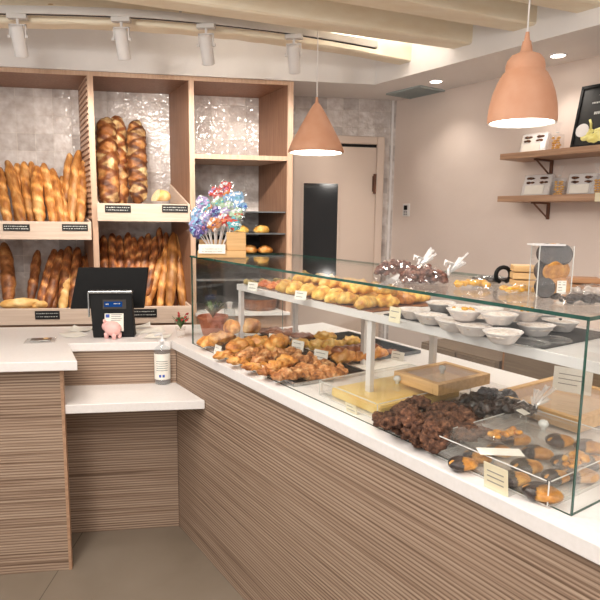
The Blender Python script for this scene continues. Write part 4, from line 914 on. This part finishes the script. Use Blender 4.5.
# bags of candied nuts
def nutbag(px, py, rz, label, seed, s_=1.0):
    p = onz(px, py, ZC); r = thing('candied_nut_bag', label, 'bag', (p.x, p.y, ZC), rz, 'tied clear bags of candied nuts'); q_ = random.Random(seed)
    f_ = MB()
    for i in range(150):
        u = q_.uniform(-.95, .95); a_ = q_.uniform(0, PI); rr_ = math.sqrt(max(0, 1-u*u))*q_.uniform(.3, 1)
        f_.blob((.011*s_, .009*s_, .008*s_), .004, 60, i, 2, m=T(u*.075*s_, rr_*math.cos(a_)*.045*s_, .008+rr_*math.sin(a_)*.05*s_))
    fo = f_.build('candied_nut', 'nut', r, smooth=True); fo['kind'] = 'stuff'
    m_ = MB(); m_.blob((.088*s_, .056*s_, .062*s_), .012, 30, seed, 4, flatten=0.0)
    for v in m_.bm.verts: v.co.z = max(v.co.z, .0)+.0005
    m_.build('film', 'cello', r, smooth=False)
    b_ = MB(); x0 = .08*s_
    for i in range(13):
        a_ = -.95+i*.16; ll = q_.uniform(.05, .085)*s_
        b_.grid(lambda u, v, a_=a_, ll=ll, i=i: Vector((x0+u*ll*(.75+.1*math.cos(i*2)), u*ll*math.sin(a_)*.7+(v-.5)*.02*u, .035*s_+u*ll*(.75+.2*math.sin(i*1.7))+.004*math.sin(v*8))), 3, 2)
    b_.build('film_tail', 'tail', r)
    t_ = MB(); t_.sweep([(x0, .011*math.cos(k_*PI/6), .036*s_+.011*math.sin(k_*PI/6)) for k_ in range(13)], .0035, 6, cap=False)
    for s2 in (-1, 1): t_.sweep([(x0, 0, .04*s_), (x0+.01, s2*.018, .066*s_), (x0-.006, s2*.034, .074*s_), (x0-.01, s2*.02, .05)], [.003, .006, .006, .002], 6, flat=.3)
    t_.build('ribbon', 'white', r)
    if seed == 3: m_ = MB(); m_.box((-.135*s_, -.058*s_, .0), (-.03*s_, -.055*s_, .018*s_), m=T(0, 0, .0) @ Ry(-.5) @ T(.045, 0, -.005)); m_.build('bag_label', 'white', r)
nutbag(396, 276, -.15, 'tied bag of candied nuts on the case top, left one', 3, .85)
nutbag(423, 283, -.3, 'tied bag of candied nuts on the case top, right one', 5, .85)
packet('sweet_packet', onz(472, 288, ZC), .10, .055, .022, -.15, 'amber', 'clear packet of yellow sweets right of the nut bags', 51, cat='packet')
packet('chocolate_packet', onz(488, 283, ZC+.0), .12, .06, .020, .25, 'dark', 'clear packet of black sweets with a black handle behind it', 52)
packet('sweet_packet', onz(516, 293, ZC), .10, .05, .020, .0, 'amber', 'clear packet of bright yellow sweets before the tall clear box', 53)
packet('chocolate_packet', onz(578, 303, ZC), .12, .07, .022, .1, 'dark', 'crinkled clear packet with dark sweets at the glass corner', 54)
packet('sweet_packet', onz(590, 296, ZC), .11, .06, .026, .4, 'cream', 'crinkled clear packet behind the corner packet', 55)
p = onz(503, 277, ZC+.02); m_ = MB(); m_.sweep([(.022*math.cos(a_*PI/8), 0, .022+.022*math.sin(a_*PI/8)) for a_ in range(-3, 12)], .006, 10); o = m_.build('scissors_handle', 'black', loc=(p.x, p.y, ZC+.004), smooth=True); tag(o, 'black curved loop handle behind the packets on the case top', 'handle')
# clear box of chocolate dipped oranges
p = onz(549, 296, ZC); r = thing('clear_gift_box', 'tall clear box of chocolate-dipped orange slices with a white sticker', 'box', (p.x, p.y, ZC), CR+1.0)
BW, BD, BH = .041, .045, .122
m_ = MB(); m_.box((-BW, -BD/2, 0), (BW, BD/2, BH)); m_.build('box_shell', 'acrylic', r)
for sx in (-1, 1):
    for sy in (-1, 1): MB().box((sx*BW-.001, sy*BD/2-.001, 0), (sx*BW+.001, sy*BD/2+.001, BH)).build('box_edge', 'acredge', r)
q_ = random.Random(4)
for i in range(9):
    zc_ = .022+.040*(i//3); xx = -.018+.018*(i % 3); a_ = q_.uniform(-.4, .4)
    s_ = MB(); s_.lathe([(0, -.005), (.024, -.005), (.026, 0), (.024, .005), (0, .005)], 24, m=T(xx, -.012+.008*(i % 2), zc_) @ Rx(PI/2+a_) @ Ry(.2*a_)); o = s_.build('orange_slice', 'orange' if i in (2, 5, 4, 7) else 'dark', r)
    if i % 2 == 0:
        s_ = MB(); s_.box((-.03, -.0065, -.03), (.0, .0065, .03), m=T(xx, -.012, zc_) @ Rx(a_*.3) @ Ry(q_.uniform(0, 3))); 
        s_.bm.free()
MB().box((.006, -BD/2-.002, .008), (.028, -BD/2-.0012, .04)).build('sticker', 'card', r); MB().box((-BW-.012, -BD/2, BH), (BW-.02, BD/2, BH+.004)).build('box_lid', 'white', r)
m_ = MB(); scribble(m_, .009, .026, -BD/2-.002, .014, .040, 4, 3, h=.002); m_.build('sticker_lettering', 'ink', r)
# wooden boxes behind
def plainbox(px, py, w, d_, h, label, mm, rz=.9, lip=2, z0=ZC):
    p = onz(px, py, z0); r = thing('wooden_box', label, 'box', (p.x, p.y, z0), CR+rz, 'small wooden boxes on the case top')
    for k_ in range(lip): MB().box((-w/2, -d_/2, k_*h/lip), (w/2, d_/2, (k_+1)*h/lip-.003)).build('box_tier', mm, r, bevel=.002)
plainbox(522, 286, .06, .05, .062, 'light wooden box behind the tall clear box, three tiers', 'boxw', .8, 3)
plainbox(578, 289, .10, .05, .035, 'flat reddish wooden box right of the tall clear box', 'boxw2', .7, 2)

# lollipop stand
pb = onz(222, 257, ZC); r = thing('lollipop_stand', 'yellow wooden lollipop stand with a white card on the case top', 'stand', (pb.x, pb.y, ZC), CR+1.1)
pb2 = CW(.215, .16, ZC); r.location = (pb.x, pb.y, ZC)
MB().box((-.105, -.045, 0), (.105, .045, .03)).build('stand_base', 'boxw', r, bevel=.002)
MB().box((.02, -.03, .03), (.105, .045, .11)).build('stand_block', 'boxw', r, bevel=.002)
MB().box((-.1, .02, .03), (.02, .045, .075)).build('stand_block', 'boxw', r, bevel=.002)
MB().box((-.1, -.055, .012), (.015, -.052, .052), m=Rx(-.12)).build('stand_card', 'card', r); m_ = MB(); scribble(m_, -.085, 0, -.0555, .022, .044, 2, 9, h=.003); m_.build('card_lettering', 'ink', r)
def lolly(cols, seed):
    r = thing('lollipop', '', 'lollipop', group='wrapped lollipops in the wooden stand'); q_ = random.Random(seed)
    MB().sweep([(0, 0, 0), (0, 0, 1)], .0022, 8).build('stick', 'white', r)
    m_ = MB(); m_.blob((.029, .011, .029), .010, 55, seed, 4); m_.build('wrapped_candy', foil(cols), r, smooth=False)
    m_ = MB(); m_.grid(lambda u, v: Vector(((u-.5)*.066, .004*noise.noise(Vector((u*7, v*7, seed)))-.006, (v-.5)*.070+.006*noise.noise(Vector((u*9, seed, 0))))), 8, 8); m_.build('wrapper', 'cello', r); return r
FO = {}
def foil(cols):
    if cols in FO: return FO[cols]
    m, nt, out = newmat('printed_wrapper'); p = N(nt, 'ShaderNodeBsdfPrincipled', i_Roughness=.22); L(nt, p, 0, out, 0)
    rgb = {'redw': (206, 84, 74), 'orw': (222, 146, 92), 'lil': (178, 162, 206), 'blue': (140, 184, 222), 'grn': (176, 204, 172), 'teal': (98, 178, 188), 'purple': (92, 82, 146), 'white': (236, 236, 238), 'inkb': (60, 92, 180)}
    tc = N(nt, 'ShaderNodeTexCoord'); nz = N(nt, 'ShaderNodeTexNoise', i_Scale=40, i_Detail=1); L(nt, tc, 'Object', nz, 0)
    q = ramp(nt, [(.0, rgb[cols[1]]), (.42, rgb[cols[0]]), (.60, rgb[cols[2]]), (.66, rgb[cols[0]]), (.72, (230, 230, 234))]); q.color_ramp.interpolation = 'CONSTANT'
    L(nt, nz, 0, q, 0); L(nt, q, 0, p, 'Base Color'); FO[cols] = m; return m
LP = [(226, 188, 'redw', 'white', 'purple'), (216, 193, 'redw', 'lil', 'white'), (203, 203, 'lil', 'white', 'teal'), (228, 197, 'blue', 'orw', 'white'), (238, 198, 'blue', 'white', 'teal'), (218, 203, 'grn', 'white', 'teal'), (207, 210, 'teal', 'white', 'orw'), (229, 207, 'grn', 'white', 'lil'), (240, 206, 'blue', 'white', 'inkb'), (198, 214, 'blue', 'white', 'lil'), (215, 213, 'purple', 'lil', 'blue'), (206, 219, 'lil', 'white', 'blue'), (196, 224, 'blue', 'lil', 'purple'), (225, 214, 'lil', 'white', 'grn'), (237, 214, 'grn', 'white', 'redw'), (203, 228, 'purple', 'lil', 'redw'), (224, 220, 'redw', 'white', 'orw'), (214, 224, 'orw', 'white', 'purple'), (234, 224, 'teal', 'redw', 'white'), (197, 232, 'purple', 'blue', 'lil')]
for i, (px, py, c1, c2, c3) in enumerate(LP):
    yy = pb.y-.02+.07*((233-py)/50)+R.uniform(-.01, .01); p = ony(px, py, yy); o = lolly((c1, c2, c3), i); 
    base = Vector((pb.x-.02+(p.x-pb.x)*.28, pb.y-.0+.02*((233-py)/50), ZC+.035)); o.location = p; dv = (p-base)
    # orient: local -z towards base
    q_ = dv.to_track_quat('Z', 'Y'); eu = q_.to_euler(); 
    tilt = math.atan2(dv.x, dv.z); o.rotation_euler = (0, tilt, R.uniform(-.4, .4)*.3-.15)
    st = [c_ for c_ in o.children if c_.name.startswith('stick')][0]; st.scale = (1, 1, dv.length); st.location = (0, 0, -dv.length)
    M_ = Matrix.Rotation(tilt, 3, 'Y')
    # slight lean backwards of the stick so that it ends in the block
    o.rotation_euler = Matrix.Identity(3).to_euler(); R3 = Vector((0, 0, 1)).rotation_difference(dv.normalized()).to_matrix(); o.rotation_euler = R3.to_euler()
    col = {'redw': 'red', 'lil': 'lilac', 'blue': 'light blue', 'grn': 'pale green', 'teal': 'teal', 'purple': 'purple', 'orw': 'orange'}[c1]
    row = 'top' if py < 200 else 'upper' if py < 211 else 'middle' if py < 219 else 'lower'; side = 'left' if px < 208 else 'right' if px > 226 else 'centre'
    o['label'] = '%s lollipop in the stand, %s row, %s from the left of the bunch' % (col, row, ORD[min(17, sum(1 for q2 in LP if q2[0] < px))])

# ------------------------------------------------------------------ wall shelves
def wshelf(z_, ub, label):
    r = thing('wall_shelf', label, 'shelf', WW(0, 0, 0), CR, 'oak wall shelves')
    MB().box((ub, -.22, z_-.032), (ub+1.9, -.001, z_)).build('shelf_board', 'shelfw', r, bevel=.002)
    for uu in (ub+.18, ub+1.25):
        m_ = MB(); m_.box((uu-.008, -.012, z_-.125), (uu+.008, -.001, z_-.033)); m_.box((uu-.008, -.16, z_-.042), (uu+.008, -.012, z_-.033))
        m_.sweep([(uu, -.15, z_-.038), (uu, -.01, z_-.118)], .005, 6); m_.build('bracket', 'iron', r)
ua, za = onw(500, 154, .22); ub_, zb_ = onw(500, 196, .22); uw = ua
wshelf(za, ua, 'upper oak wall shelf carrying the black poster'); wshelf(zb_, ua, 'lower oak wall shelf carrying the clear bags')
def onshelf(px, z_, o_=.11):
    # u of the pixel column on a line at offset o_
    return onw(px, 150, o_)[0]
def sweetbag(px, z_, w, h, label, mm, seed, o_=.1, yaw_=0):
    u_ = onshelf(px, z_, o_); r = thing('sweet_bag', label, 'bag', WW(u_, o_, z_+.001), CR+yaw_, 'clear bags on the wall shelves'); q_ = random.Random(seed)
    f_ = MB(); n = max(1, int(h/.013)); nx = max(2, int(w/.016))
    for k_ in range(n):
        for j in range(nx): f_.blob((.009, .009, .0065), .002, 60, k_+j+seed, 2, m=T((j-(nx-1)/2)*.015+q_.uniform(-.002, .002), q_.uniform(-.01, .01), .007+k_*.0125))
    fo = f_.build('sweets', mm, r, smooth=True); fo['kind'] = 'stuff'
    m_ = MB(); m_.box((-w/2-.002, -.02, 0), (w/2+.002, .02, h)); m_.grid(lambda u, v: Vector(((u-.5)*(.012+.06*v), .002*math.sin(u*12), h+.01+v*.055)), 4, 3); m_.build('film', 'cello', r)
    m_ = MB(); m_.sweep([(.006*math.cos(k_*PI/4), .006*math.sin(k_*PI/4), h+.012) for k_ in range(9)], .003, 6, cap=False); m_.build('ribbon', 'white', r)
def flatbag(px, z_, w, h, label, seed, o_=.1, tilt=.3, deep=.03):
    u_ = onshelf(px, z_, o_); r = thing('cookie_box', label, 'packet', WW(u_, o_, z_+.003), 0, 'silvery packets on the wall shelves', rot=(0, 0, CR)); q_ = random.Random(seed); Mx = Rx(-tilt)
    MB().box((-w/2, 0, .0), (w/2, deep, h), m=Mx, bev=.004).build('packet_body', 'white', r)
    MB().box((-w/2-.002, -.003, -.001), (w/2+.002, deep+.002, h+.002), m=Mx, bev=.002).build('film', 'cello', r)
    for j in (-.24, .24):
        m_ = MB()
        for k_ in range(2): m_.blob((w*.15, .003, h*.06), .004, 50, seed+k_, 3, m=Mx @ T(j*w, -.002, h*(.62+.2*k_)))
        m_.build('biscuit_window', 'cook', r, smooth=True)
    m_ = MB(); m_.box((-w*.38, -.0045, h*.06), (w*.3, -.0032, h*.48), m=Mx); m_.build('label', 'card', r)
flatbag(531, za, .155, .115, 'silvery biscuit packet on the upper shelf behind the bell lamp', 1)
sweetbag(556, za, .058, .085, 'yellow sweet bag on the upper shelf', 'amber', 2)
flatbag(537, zb_, .17, .12, 'silvery biscuit packet on the lower shelf, left', 3)
sweetbag(562, zb_, .058, .09, 'tied bag of yellow sweets on the lower shelf between the packets', 'amber', 4)
flatbag(583, zb_, .15, .108, 'white wrapped packet on the lower shelf with large label', 5, deep=.045, tilt=.18)
sweetbag(602, zb_, .06, .09, 'bag of yellow sweets at the right picture edge', 'amber', 6)
u_, _z = onw(597, 198, .222); o = MB().box((-.01, -.002, -.038), (.10, 0, .004)).build('shelf_label', 'cardy', loc=WW(u_, .2215, zb_), rot=(0, 0, CR)); tag(o, 'cream price label on the edge of the lower wall shelf', 'label')
# poster
u0 = onw(568.5, 147, .17)[0]
r = thing('framed_poster', 'black framed poster with a yellow blossom leaning on the wall', 'poster', WW(u0, .16, za+.001), CR)
Mx = Rx(-.22); W_, H_ = .44, .318
Mx = Mx
m_ = MB()
for a_, b_ in (((0, 0, 0), (W_, .014, .014)), ((0, 0, H_-.014), (W_, .014, H_)), ((0, 0, 0), (.012, .014, H_)), ((W_-.012, 0, 0), (W_, .014, H_))): m_.box(a_, b_, m=Mx)
m_.build('poster_frame', 'black', r)
MB().box((.01, .006, .01), (W_-.01, .012, H_-.01), m=Mx).build('poster_print', 'slate', r)
m_ = MB()
for (x, z_, s_) in ((.075, .055, .028), (.11, .045, .032), (.15, .05, .03), (.13, .075, .024), (.085, .08, .02), (.19, .06, .028)): m_.blob((s_, .0015, s_*.8), .008, 40, int(x*100), 3, m=Mx @ T(x, .005, z_))
m_.sweep([Mx @ Vector((.09, .005, .09)), Mx @ Vector((.085, .005, .12)), Mx @ Vector((.075, .005, .14))], .006, 8, flat=1); m_.build('blossom', 'bloss', r, smooth=True)
m_ = MB(); m_.lathe([(0, 0), (.034, 0), (.034, .001), (0, .001)], 28, m=Mx @ T(.045, .0045, .09) @ Rx(PI/2)); m_.build('moon_disc', 'white', r)
m_ = MB()
for zc_, x0, x1, h in ((.262, .10, .26, .006), (.225, .07, .30, .008), (.172, .09, .28, .013), (.158, .13, .2, .004)):
    x = x0; q_ = random.Random(int(zc_*999))
    while x < x1: w = q_.uniform(.004, .008); m_.box((x, .0045, zc_-h/2), (x+w, .0055, zc_+h/2), m=Mx); x += w+.003
m_.build('lettering', 'chalk', r)

# ------------------------------------------------------------------ till area
# monitor: big black panel, its back to us
ym = Y0+.28
a_ = ony(77, 268, ym); b_ = ony(148, 267, ym); c_ = ony(70, 309, ym); d_ = ony(144, 307, ym)
r = thing('till_monitor', 'large black till monitor seen from behind, before the bread', 'monitor', ((a_.x+b_.x)/2, ym, HC))
cx = (a_.x+b_.x)/2; zt_ = a_.z-HC; zb2 = c_.z-HC
def quad(xa, xb, xc, xd, z0, z1, y0, y1, y2, y3):
    m_ = MB(); v = [m_.bm.verts.new(p_) for p_ in ((xc, y0, z0), (xd, y0, z0), (xb, y2, z1), (xa, y2, z1), (xc, y1, z0), (xd, y1, z0), (xb, y3, z1), (xa, y3, z1))]
    m_._new([m_.bm.faces.new([v[i] for i in f]) for f in ((0, 1, 2, 3), (5, 4, 7, 6), (4, 0, 3, 7), (1, 5, 6, 2), (3, 2, 6, 7), (4, 5, 1, 0))]); return m_
quad(a_.x-cx, b_.x-cx, c_.x-cx, d_.x-cx, zb2, zt_, .0, .025, .02, .045).build('monitor_back', 'black', r, bevel=.004)
m_ = MB(); m_.box((-.03, .025, .01), (.03, .05, zb2+.08)); m_.build('monitor_neck', 'black', r); MB().box((-.09, -.02, 0), (.09, .12, .01)).build('monitor_foot', 'black', r, bevel=.003)
# customer display
yt = Y0+.12; s_ = lambda px, py: ony(px, py, yt)
a_ = s_(88, 293); b_ = s_(131, 293); bb = s_(94, 337); bc = s_(135, 335); cx = (bb.x+bc.x)/2
r = thing('customer_display', 'black till display with a silver top edge and a lit blue screen', 'till display', (cx, yt, HC))
zt_ = a_.z-HC
quad(a_.x-cx, b_.x-cx, bb.x-cx, bc.x-cx, .0, zt_, -.02, .05, .02, .06).build('display_body', 'black', r, bevel=.004)
xa, xb = a_.x-cx, b_.x-cx
MB().box((xa-.004, .008, zt_-.004), (xb+.004, .064, zt_+.008)).build('silver_edge', 'steel', r, bevel=.003)
m_ = MB(); m_.box((xa-.004, .004, zt_*.45), (xa+.002, .02, zt_)); m_.build('silver_side', 'steel', r)
def onfront(z_): return -.02+.04*z_/zt_
zz_ = zt_*.73; tl = math.atan2(.04, zt_)
MB().box((-.052, -.002, -.022), (.058, .0015, .024), m=T(0, onfront(zz_)-.001, zz_) @ Rx(-tl)).build('screen_bezel', 'towel', r)
MB().box((-.045, -.003, -.012), (.040, -.0015, .014), m=T(0, onfront(zz_)-.001, zz_) @ Rx(-tl)).build('screen', 'screen', r)
m_ = MB(); scribble(m_, -.038, -.016, -.003, -.006, .008, 1, 4, h=.008); scribble(m_, .0, .03, -.003, -.002, .010, 1, 6, h=.005)
for v in m_.bm.verts: v.co = (T(0, onfront(zz_)-.001, zz_) @ Rx(-tl)) @ v.co
m_.build('screen_lettering', 'chalk', r)
z5 = zt_*.36
MB().box((-.043, -.003, -.05), (.046, -.001, .038), m=T(.0, onfront(z5)-.001, z5) @ Rx(-tl)).build('notice', 'card', r)
MB().box((-.038, -.0042, .018), (-.020, -.003, .034), m=T(.0, onfront(z5)-.001, z5) @ Rx(-tl)).build('notice_logo', 'inkb', r)
m_ = MB(); 
for k_ in range(4): m_.box((-.012, -.004, .03-k_*.009), (.038-.006*(k_ % 2), -.003, .0325-k_*.009), m=T(.0, onfront(z5)-.001, z5) @ Rx(-tl))
m_.build('notice_lettering', 'grey', r)
# piggy bank
p = onz(113, 338, HC); r = thing('piggy_bank', 'small pink piggy bank in front of the till display', 'piggy bank', (p.x, p.y-.0, HC), -.6)
m_ = MB(); m_.blob((.045, .036, .036), 0, sub=4, m=T(0, 0, .047)); m_.blob((.026, .026, .025), 0, sub=3, m=T(-.034, 0, .055)); m_.lathe([(0, 0), (.012, 0), (.013, .012), (0, .012)], 16, m=T(-.056, 0, .052) @ Ry(-PI/2))
m_.build('pig_body', 'pig', r, smooth=True)
for sx in (-1, 1):
    for sy in (-1, 1): MB().lathe([(0, 0), (.010, 0), (.012, .025), (0, .03)], 14, m=T(sx*.024, sy*.018, 0)).build('leg', 'pig', r, smooth=True)
    MB().blob((.004, .009, .012), 0, sub=2, m=T(-.034, sx*.018, .083) @ Rx(-sx*.4)).build('ear', 'pig', r, smooth=True)
    MB().blob((.003, .003, .003), 0, sub=2, m=T(-.056, sx*.012, .065)).build('eye', 'black', r)
MB().sweep([(.043+.004*math.cos(k_), .008*math.sin(k_), .055+.002*k_) for k_ in range(6)], .002, 6).build('tail', 'pig', r, smooth=True)
# papers
def sheet(px, py, w, d_, rz, label, z_=0, m='card', curl=.01):
    p = onz(px, py, HC); m_ = MB(); m_.grid(lambda u, v: Vector(((u-.5)*w, (v-.5)*d_, .001+curl*(abs(u-.5)*2)**2*(.5+.5*math.sin(v*3+w*30)))), 10, 6)
    o = m_.build('paper_sheet', m, loc=(p.x, p.y, HC+z_), rot=(0, 0, rz), smooth=True); b_ = o.modifiers.new('thick', 'SOLIDIFY'); b_.thickness = .0008; return tag(o, label, 'paper', 'loose papers on the till worktop')
sheet(73, 335, .10, .13, .5, 'white paper left of the till display'); sheet(80, 330, .12, .1, -.3, 'crumpled receipt behind the left paper', .002, curl=.02); sheet(148, 331, .16, .10, .3, 'folded papers right of the till display', curl=.015); sheet(158, 337, .12, .09, -.2, 'white slip behind the soap bottle', .002); sheet(137, 327, .14, .07, .15, 'receipt at the back of the till worktop', .001, curl=.02)
# coin tray
p0 = onz(41, 341, HC); r = thing('coin_tray', 'clear coin tray set on the left white worktop', 'tray', (p0.x, p0.y, HC+.0005), .12)
MB().box((-.068, -.05, 0), (.068, .05, .006)).build('tray_plate', 'acrylic', r, bevel=.002); MB().box((-.045, -.032, .0065), (.045, .032, .0085)).build('tray_inlay', 'steel', r, bevel=.002)
m_ = MB(); m_.lathe([(.007, 0), (.011, 0), (.011, .003), (.007, .003), (.007, 0)], 18, m=T(.02, .012, .0085)); m_.build('coin_ring', 'boxw', r)
# sanitiser bottle
p = onz(163, 383, hs); r = thing('sanitiser_bottle', 'clear pump soap bottle with white label on the low shelf', 'bottle', (p.x, p.y, hs+.0005))
hh = .162; MB().lathe([(0, .001), (.036, .001), (.040, .006), (.040, hh), (.036, hh+.016), (.018, hh+.030), (.014, hh+.036), (0, hh+.036)], 32).build('bottle_body', 'soap', r, smooth=True)
MB().lathe([(0, .004), (.034, .004), (.036, .01), (.036, .03), (0, .03)], 28).build('soap_liquid', 'soap', r, smooth=True)
m_ = MB(); m_.grid(lambda u, v: Vector((.0408*math.sin((u-.5)*2.3), -.0408*math.cos((u-.5)*2.3), .026+v*.125)), 14, 2); lo = m_.build('bottle_label', 'card', r)
m_ = MB(); 
for k_ in range(5): m_.grid(lambda u, v, k_=k_: Vector((.0412*math.sin((u-.5)*1.4), -.0412*math.cos((u-.5)*1.4), .07+k_*.011+v*.0025)), 8, 1)
m_.build('label_lettering', 'grey', lo); m_ = MB(); 
for s_ in (0, 1): m_.grid(lambda u, v: Vector((.0412*math.sin(-.35+s_*.4+u*.26), -.0412*math.cos(-.35+s_*.4+u*.26), .038+v*.013)), 4, 1)
m_.build('label_mark', 'inkb', lo)
m_ = MB(); m_.lathe([(0, hh+.036), (.017, hh+.036), (.017, hh+.052), (.006, hh+.054), (.005, hh+.075), (0, hh+.075)], 20); m_.sweep([(0, 0, hh+.075), (-.012, -.004, hh+.080), (-.034, -.012, hh+.072)], [.008, .007, .004], 10); m_.build('pump_head', 'white', r, smooth=True)
# small plant outside the glass
def plant(loc, label, leafm, n, h, seed, pot=None, rpot=.03, hp=.05, flowers=True):
    r = thing('potted_plant', label, 'plant', loc); q_ = random.Random(seed)
    if pot: MB().lathe([(0, 0), (rpot*.7, 0), (rpot, hp), (rpot*1.08, hp), (rpot*1.08, hp+.012), (rpot*.95, hp+.012), (rpot*.9, hp-.004), (0, hp-.004)], 28).build('pot', pot, r, smooth=False)
    m_ = MB()
    for i in range(n):
        a_ = q_.uniform(0, 6.28); s_ = q_.uniform(.4, 1); ll = h*q_.uniform(.6, 1)
        def fn(u, v, a_=a_, s_=s_, ll=ll): 
            w = .006*math.sin(max(.05, u)*PI*.95)+.001; rr_ = s_*h*.55*u**1.3; return Vector((math.cos(a_)*rr_-math.sin(a_)*(v-.5)*2*w, math.sin(a_)*rr_+math.cos(a_)*(v-.5)*2*w, hp+ll*u*(1-.25*u)))
        m_.grid(fn, 6, 2)
    m_.build('leaves', leafm, r, smooth=True)
    if flowers:
        m_ = MB()
        for i in range(9): a_ = q_.uniform(0, 6.28); rr_ = q_.uniform(.2, .5)*h; m_.blob((.010, .006, .005), .003, 60, i, 2, m=T(math.cos(a_)*rr_, math.sin(a_)*rr_, hp+h*q_.uniform(.5, .85)) @ Rz(a_) @ Ry(-.6))
        m_.build('flowers', 'redleaf', r, smooth=True)
p = CW(-.005, .05, HC)
plant((p.x-.025, p.y+.055, HC), 'small plant with red tips beside the end of the glass case', 'leaf', 22, .09, 3, 'acrylic', .024, .04)
p = CW(.02, .40, HC); p = onz(213, 337, HC)
plant((p.x+.0, p.y+.06, HC), 'grey leafed plant in a clay pot behind the glass end', 'leaf', 34, .12, 5, 'terrapot', .072, .085, False)
p = onz(228, 331, HC); r = thing('glass_bottle', 'clear square bottle beside the clay pot behind the glass', 'bottle', (p.x+.01, p.y+.05, HC+.0005), .3)
MB().box((-.026, -.02, 0), (.026, .02, .11), bev=.004).build('bottle_body', 'soap', r); MB().lathe([(.012, .11), (.012, .13), (.016, .13), (.016, .145), (0, .145)], 18).build('bottle_cap', 'white', r)

# ------------------------------------------------------------------ lights
def spot(loc, to, e, size, blend=.6, c=(1, .92, .83), rad_=.03):
    l = bpy.data.lights.new('spot_light', 'SPOT'); l.energy = e; l.spot_size = rad(size); l.spot_blend = blend; l.color = c; l.shadow_soft_size = rad_
    o = bpy.data.objects.new('spot_light', l); COL.objects.link(o); o.location = loc; o.rotation_euler = (Vector(to)-Vector(loc)).to_track_quat('-Z', 'Y').to_euler(); return o
def point(loc, e, c=(1, .88, .72), r_=.05):
    l = bpy.data.lights.new('point_light', 'POINT'); l.energy = e; l.color = c; l.shadow_soft_size = r_; o = bpy.data.objects.new('point_light', l); COL.objects.link(o); o.location = loc; return o
def area(loc, to, e, sx, sy, c=(1, .95, .9)):
    l = bpy.data.lights.new('area_light', 'AREA'); l.shape = 'RECTANGLE'; l.size = sx; l.size_y = sy; l.energy = e; l.color = c; o = bpy.data.objects.new('area_light', l); COL.objects.link(o); o.location = loc; o.rotation_euler = (Vector(to)-Vector(loc)).to_track_quat('-Z', 'Y').to_euler(); return o
for px, tx in ((17, -1.0), (121, -.45), (206, -.2), (294, .25)):
    p = rail_at(px); spot((p.x, p.y+.05, p.z-.2), (tx, YB-.1, 1.4), 19, 105, rad_=.018)
for p in DLP: spot((p.x, p.y, ZT-.02), (p.x, p.y, 0), 7, 110, .9)
for q in ((pc.x, pc.y), (pl.x, pl.y)): spot((q[0], q[1], 1.875), (q[0], q[1], 0), 16, 140, .9, rad_=.09)
for loc in ((-.9, .6, 2.6), (.7, -.3, 2.6), (-.6, -1.2, 2.6), (1.6, -.9, 2.6), (-.6, 1.9, 2.6)): area(loc, (loc[0], loc[1], 0), 17, .5, .5)
for loc in ((-1.1, -.6, 2.2), (1.9, -1.3, 2.2), (-.75, 1.5, 2.3)): point(loc, 27, (1, .94, .87), .12)  # unseen fill lights, added to brighten the ceiling and the room
w = bpy.data.worlds.new('World'); sc.world = w; w.use_nodes = True; bg = w.node_tree.nodes['Background']; bg.inputs[0].default_value = (1, .96, .93, 1); bg.inputs[1].default_value = .5
# uplight bouncing on the ceiling from the far end of the track
area((.55, 3.2, 2.53), (.55, 3.2, 2.63), 5, 1.2, .1)

sc.view_settings.view_transform = 'Standard'; sc.view_settings.look = 'None'; sc.view_settings.exposure = 0.2; sc.view_settings.gamma = 1
try: sc.view_settings.use_curve_mapping = False
except Exception: pass
sc.cycles.max_bounces = 10; sc.cycles.transparent_max_bounces = 24; sc.cycles.use_denoising = True
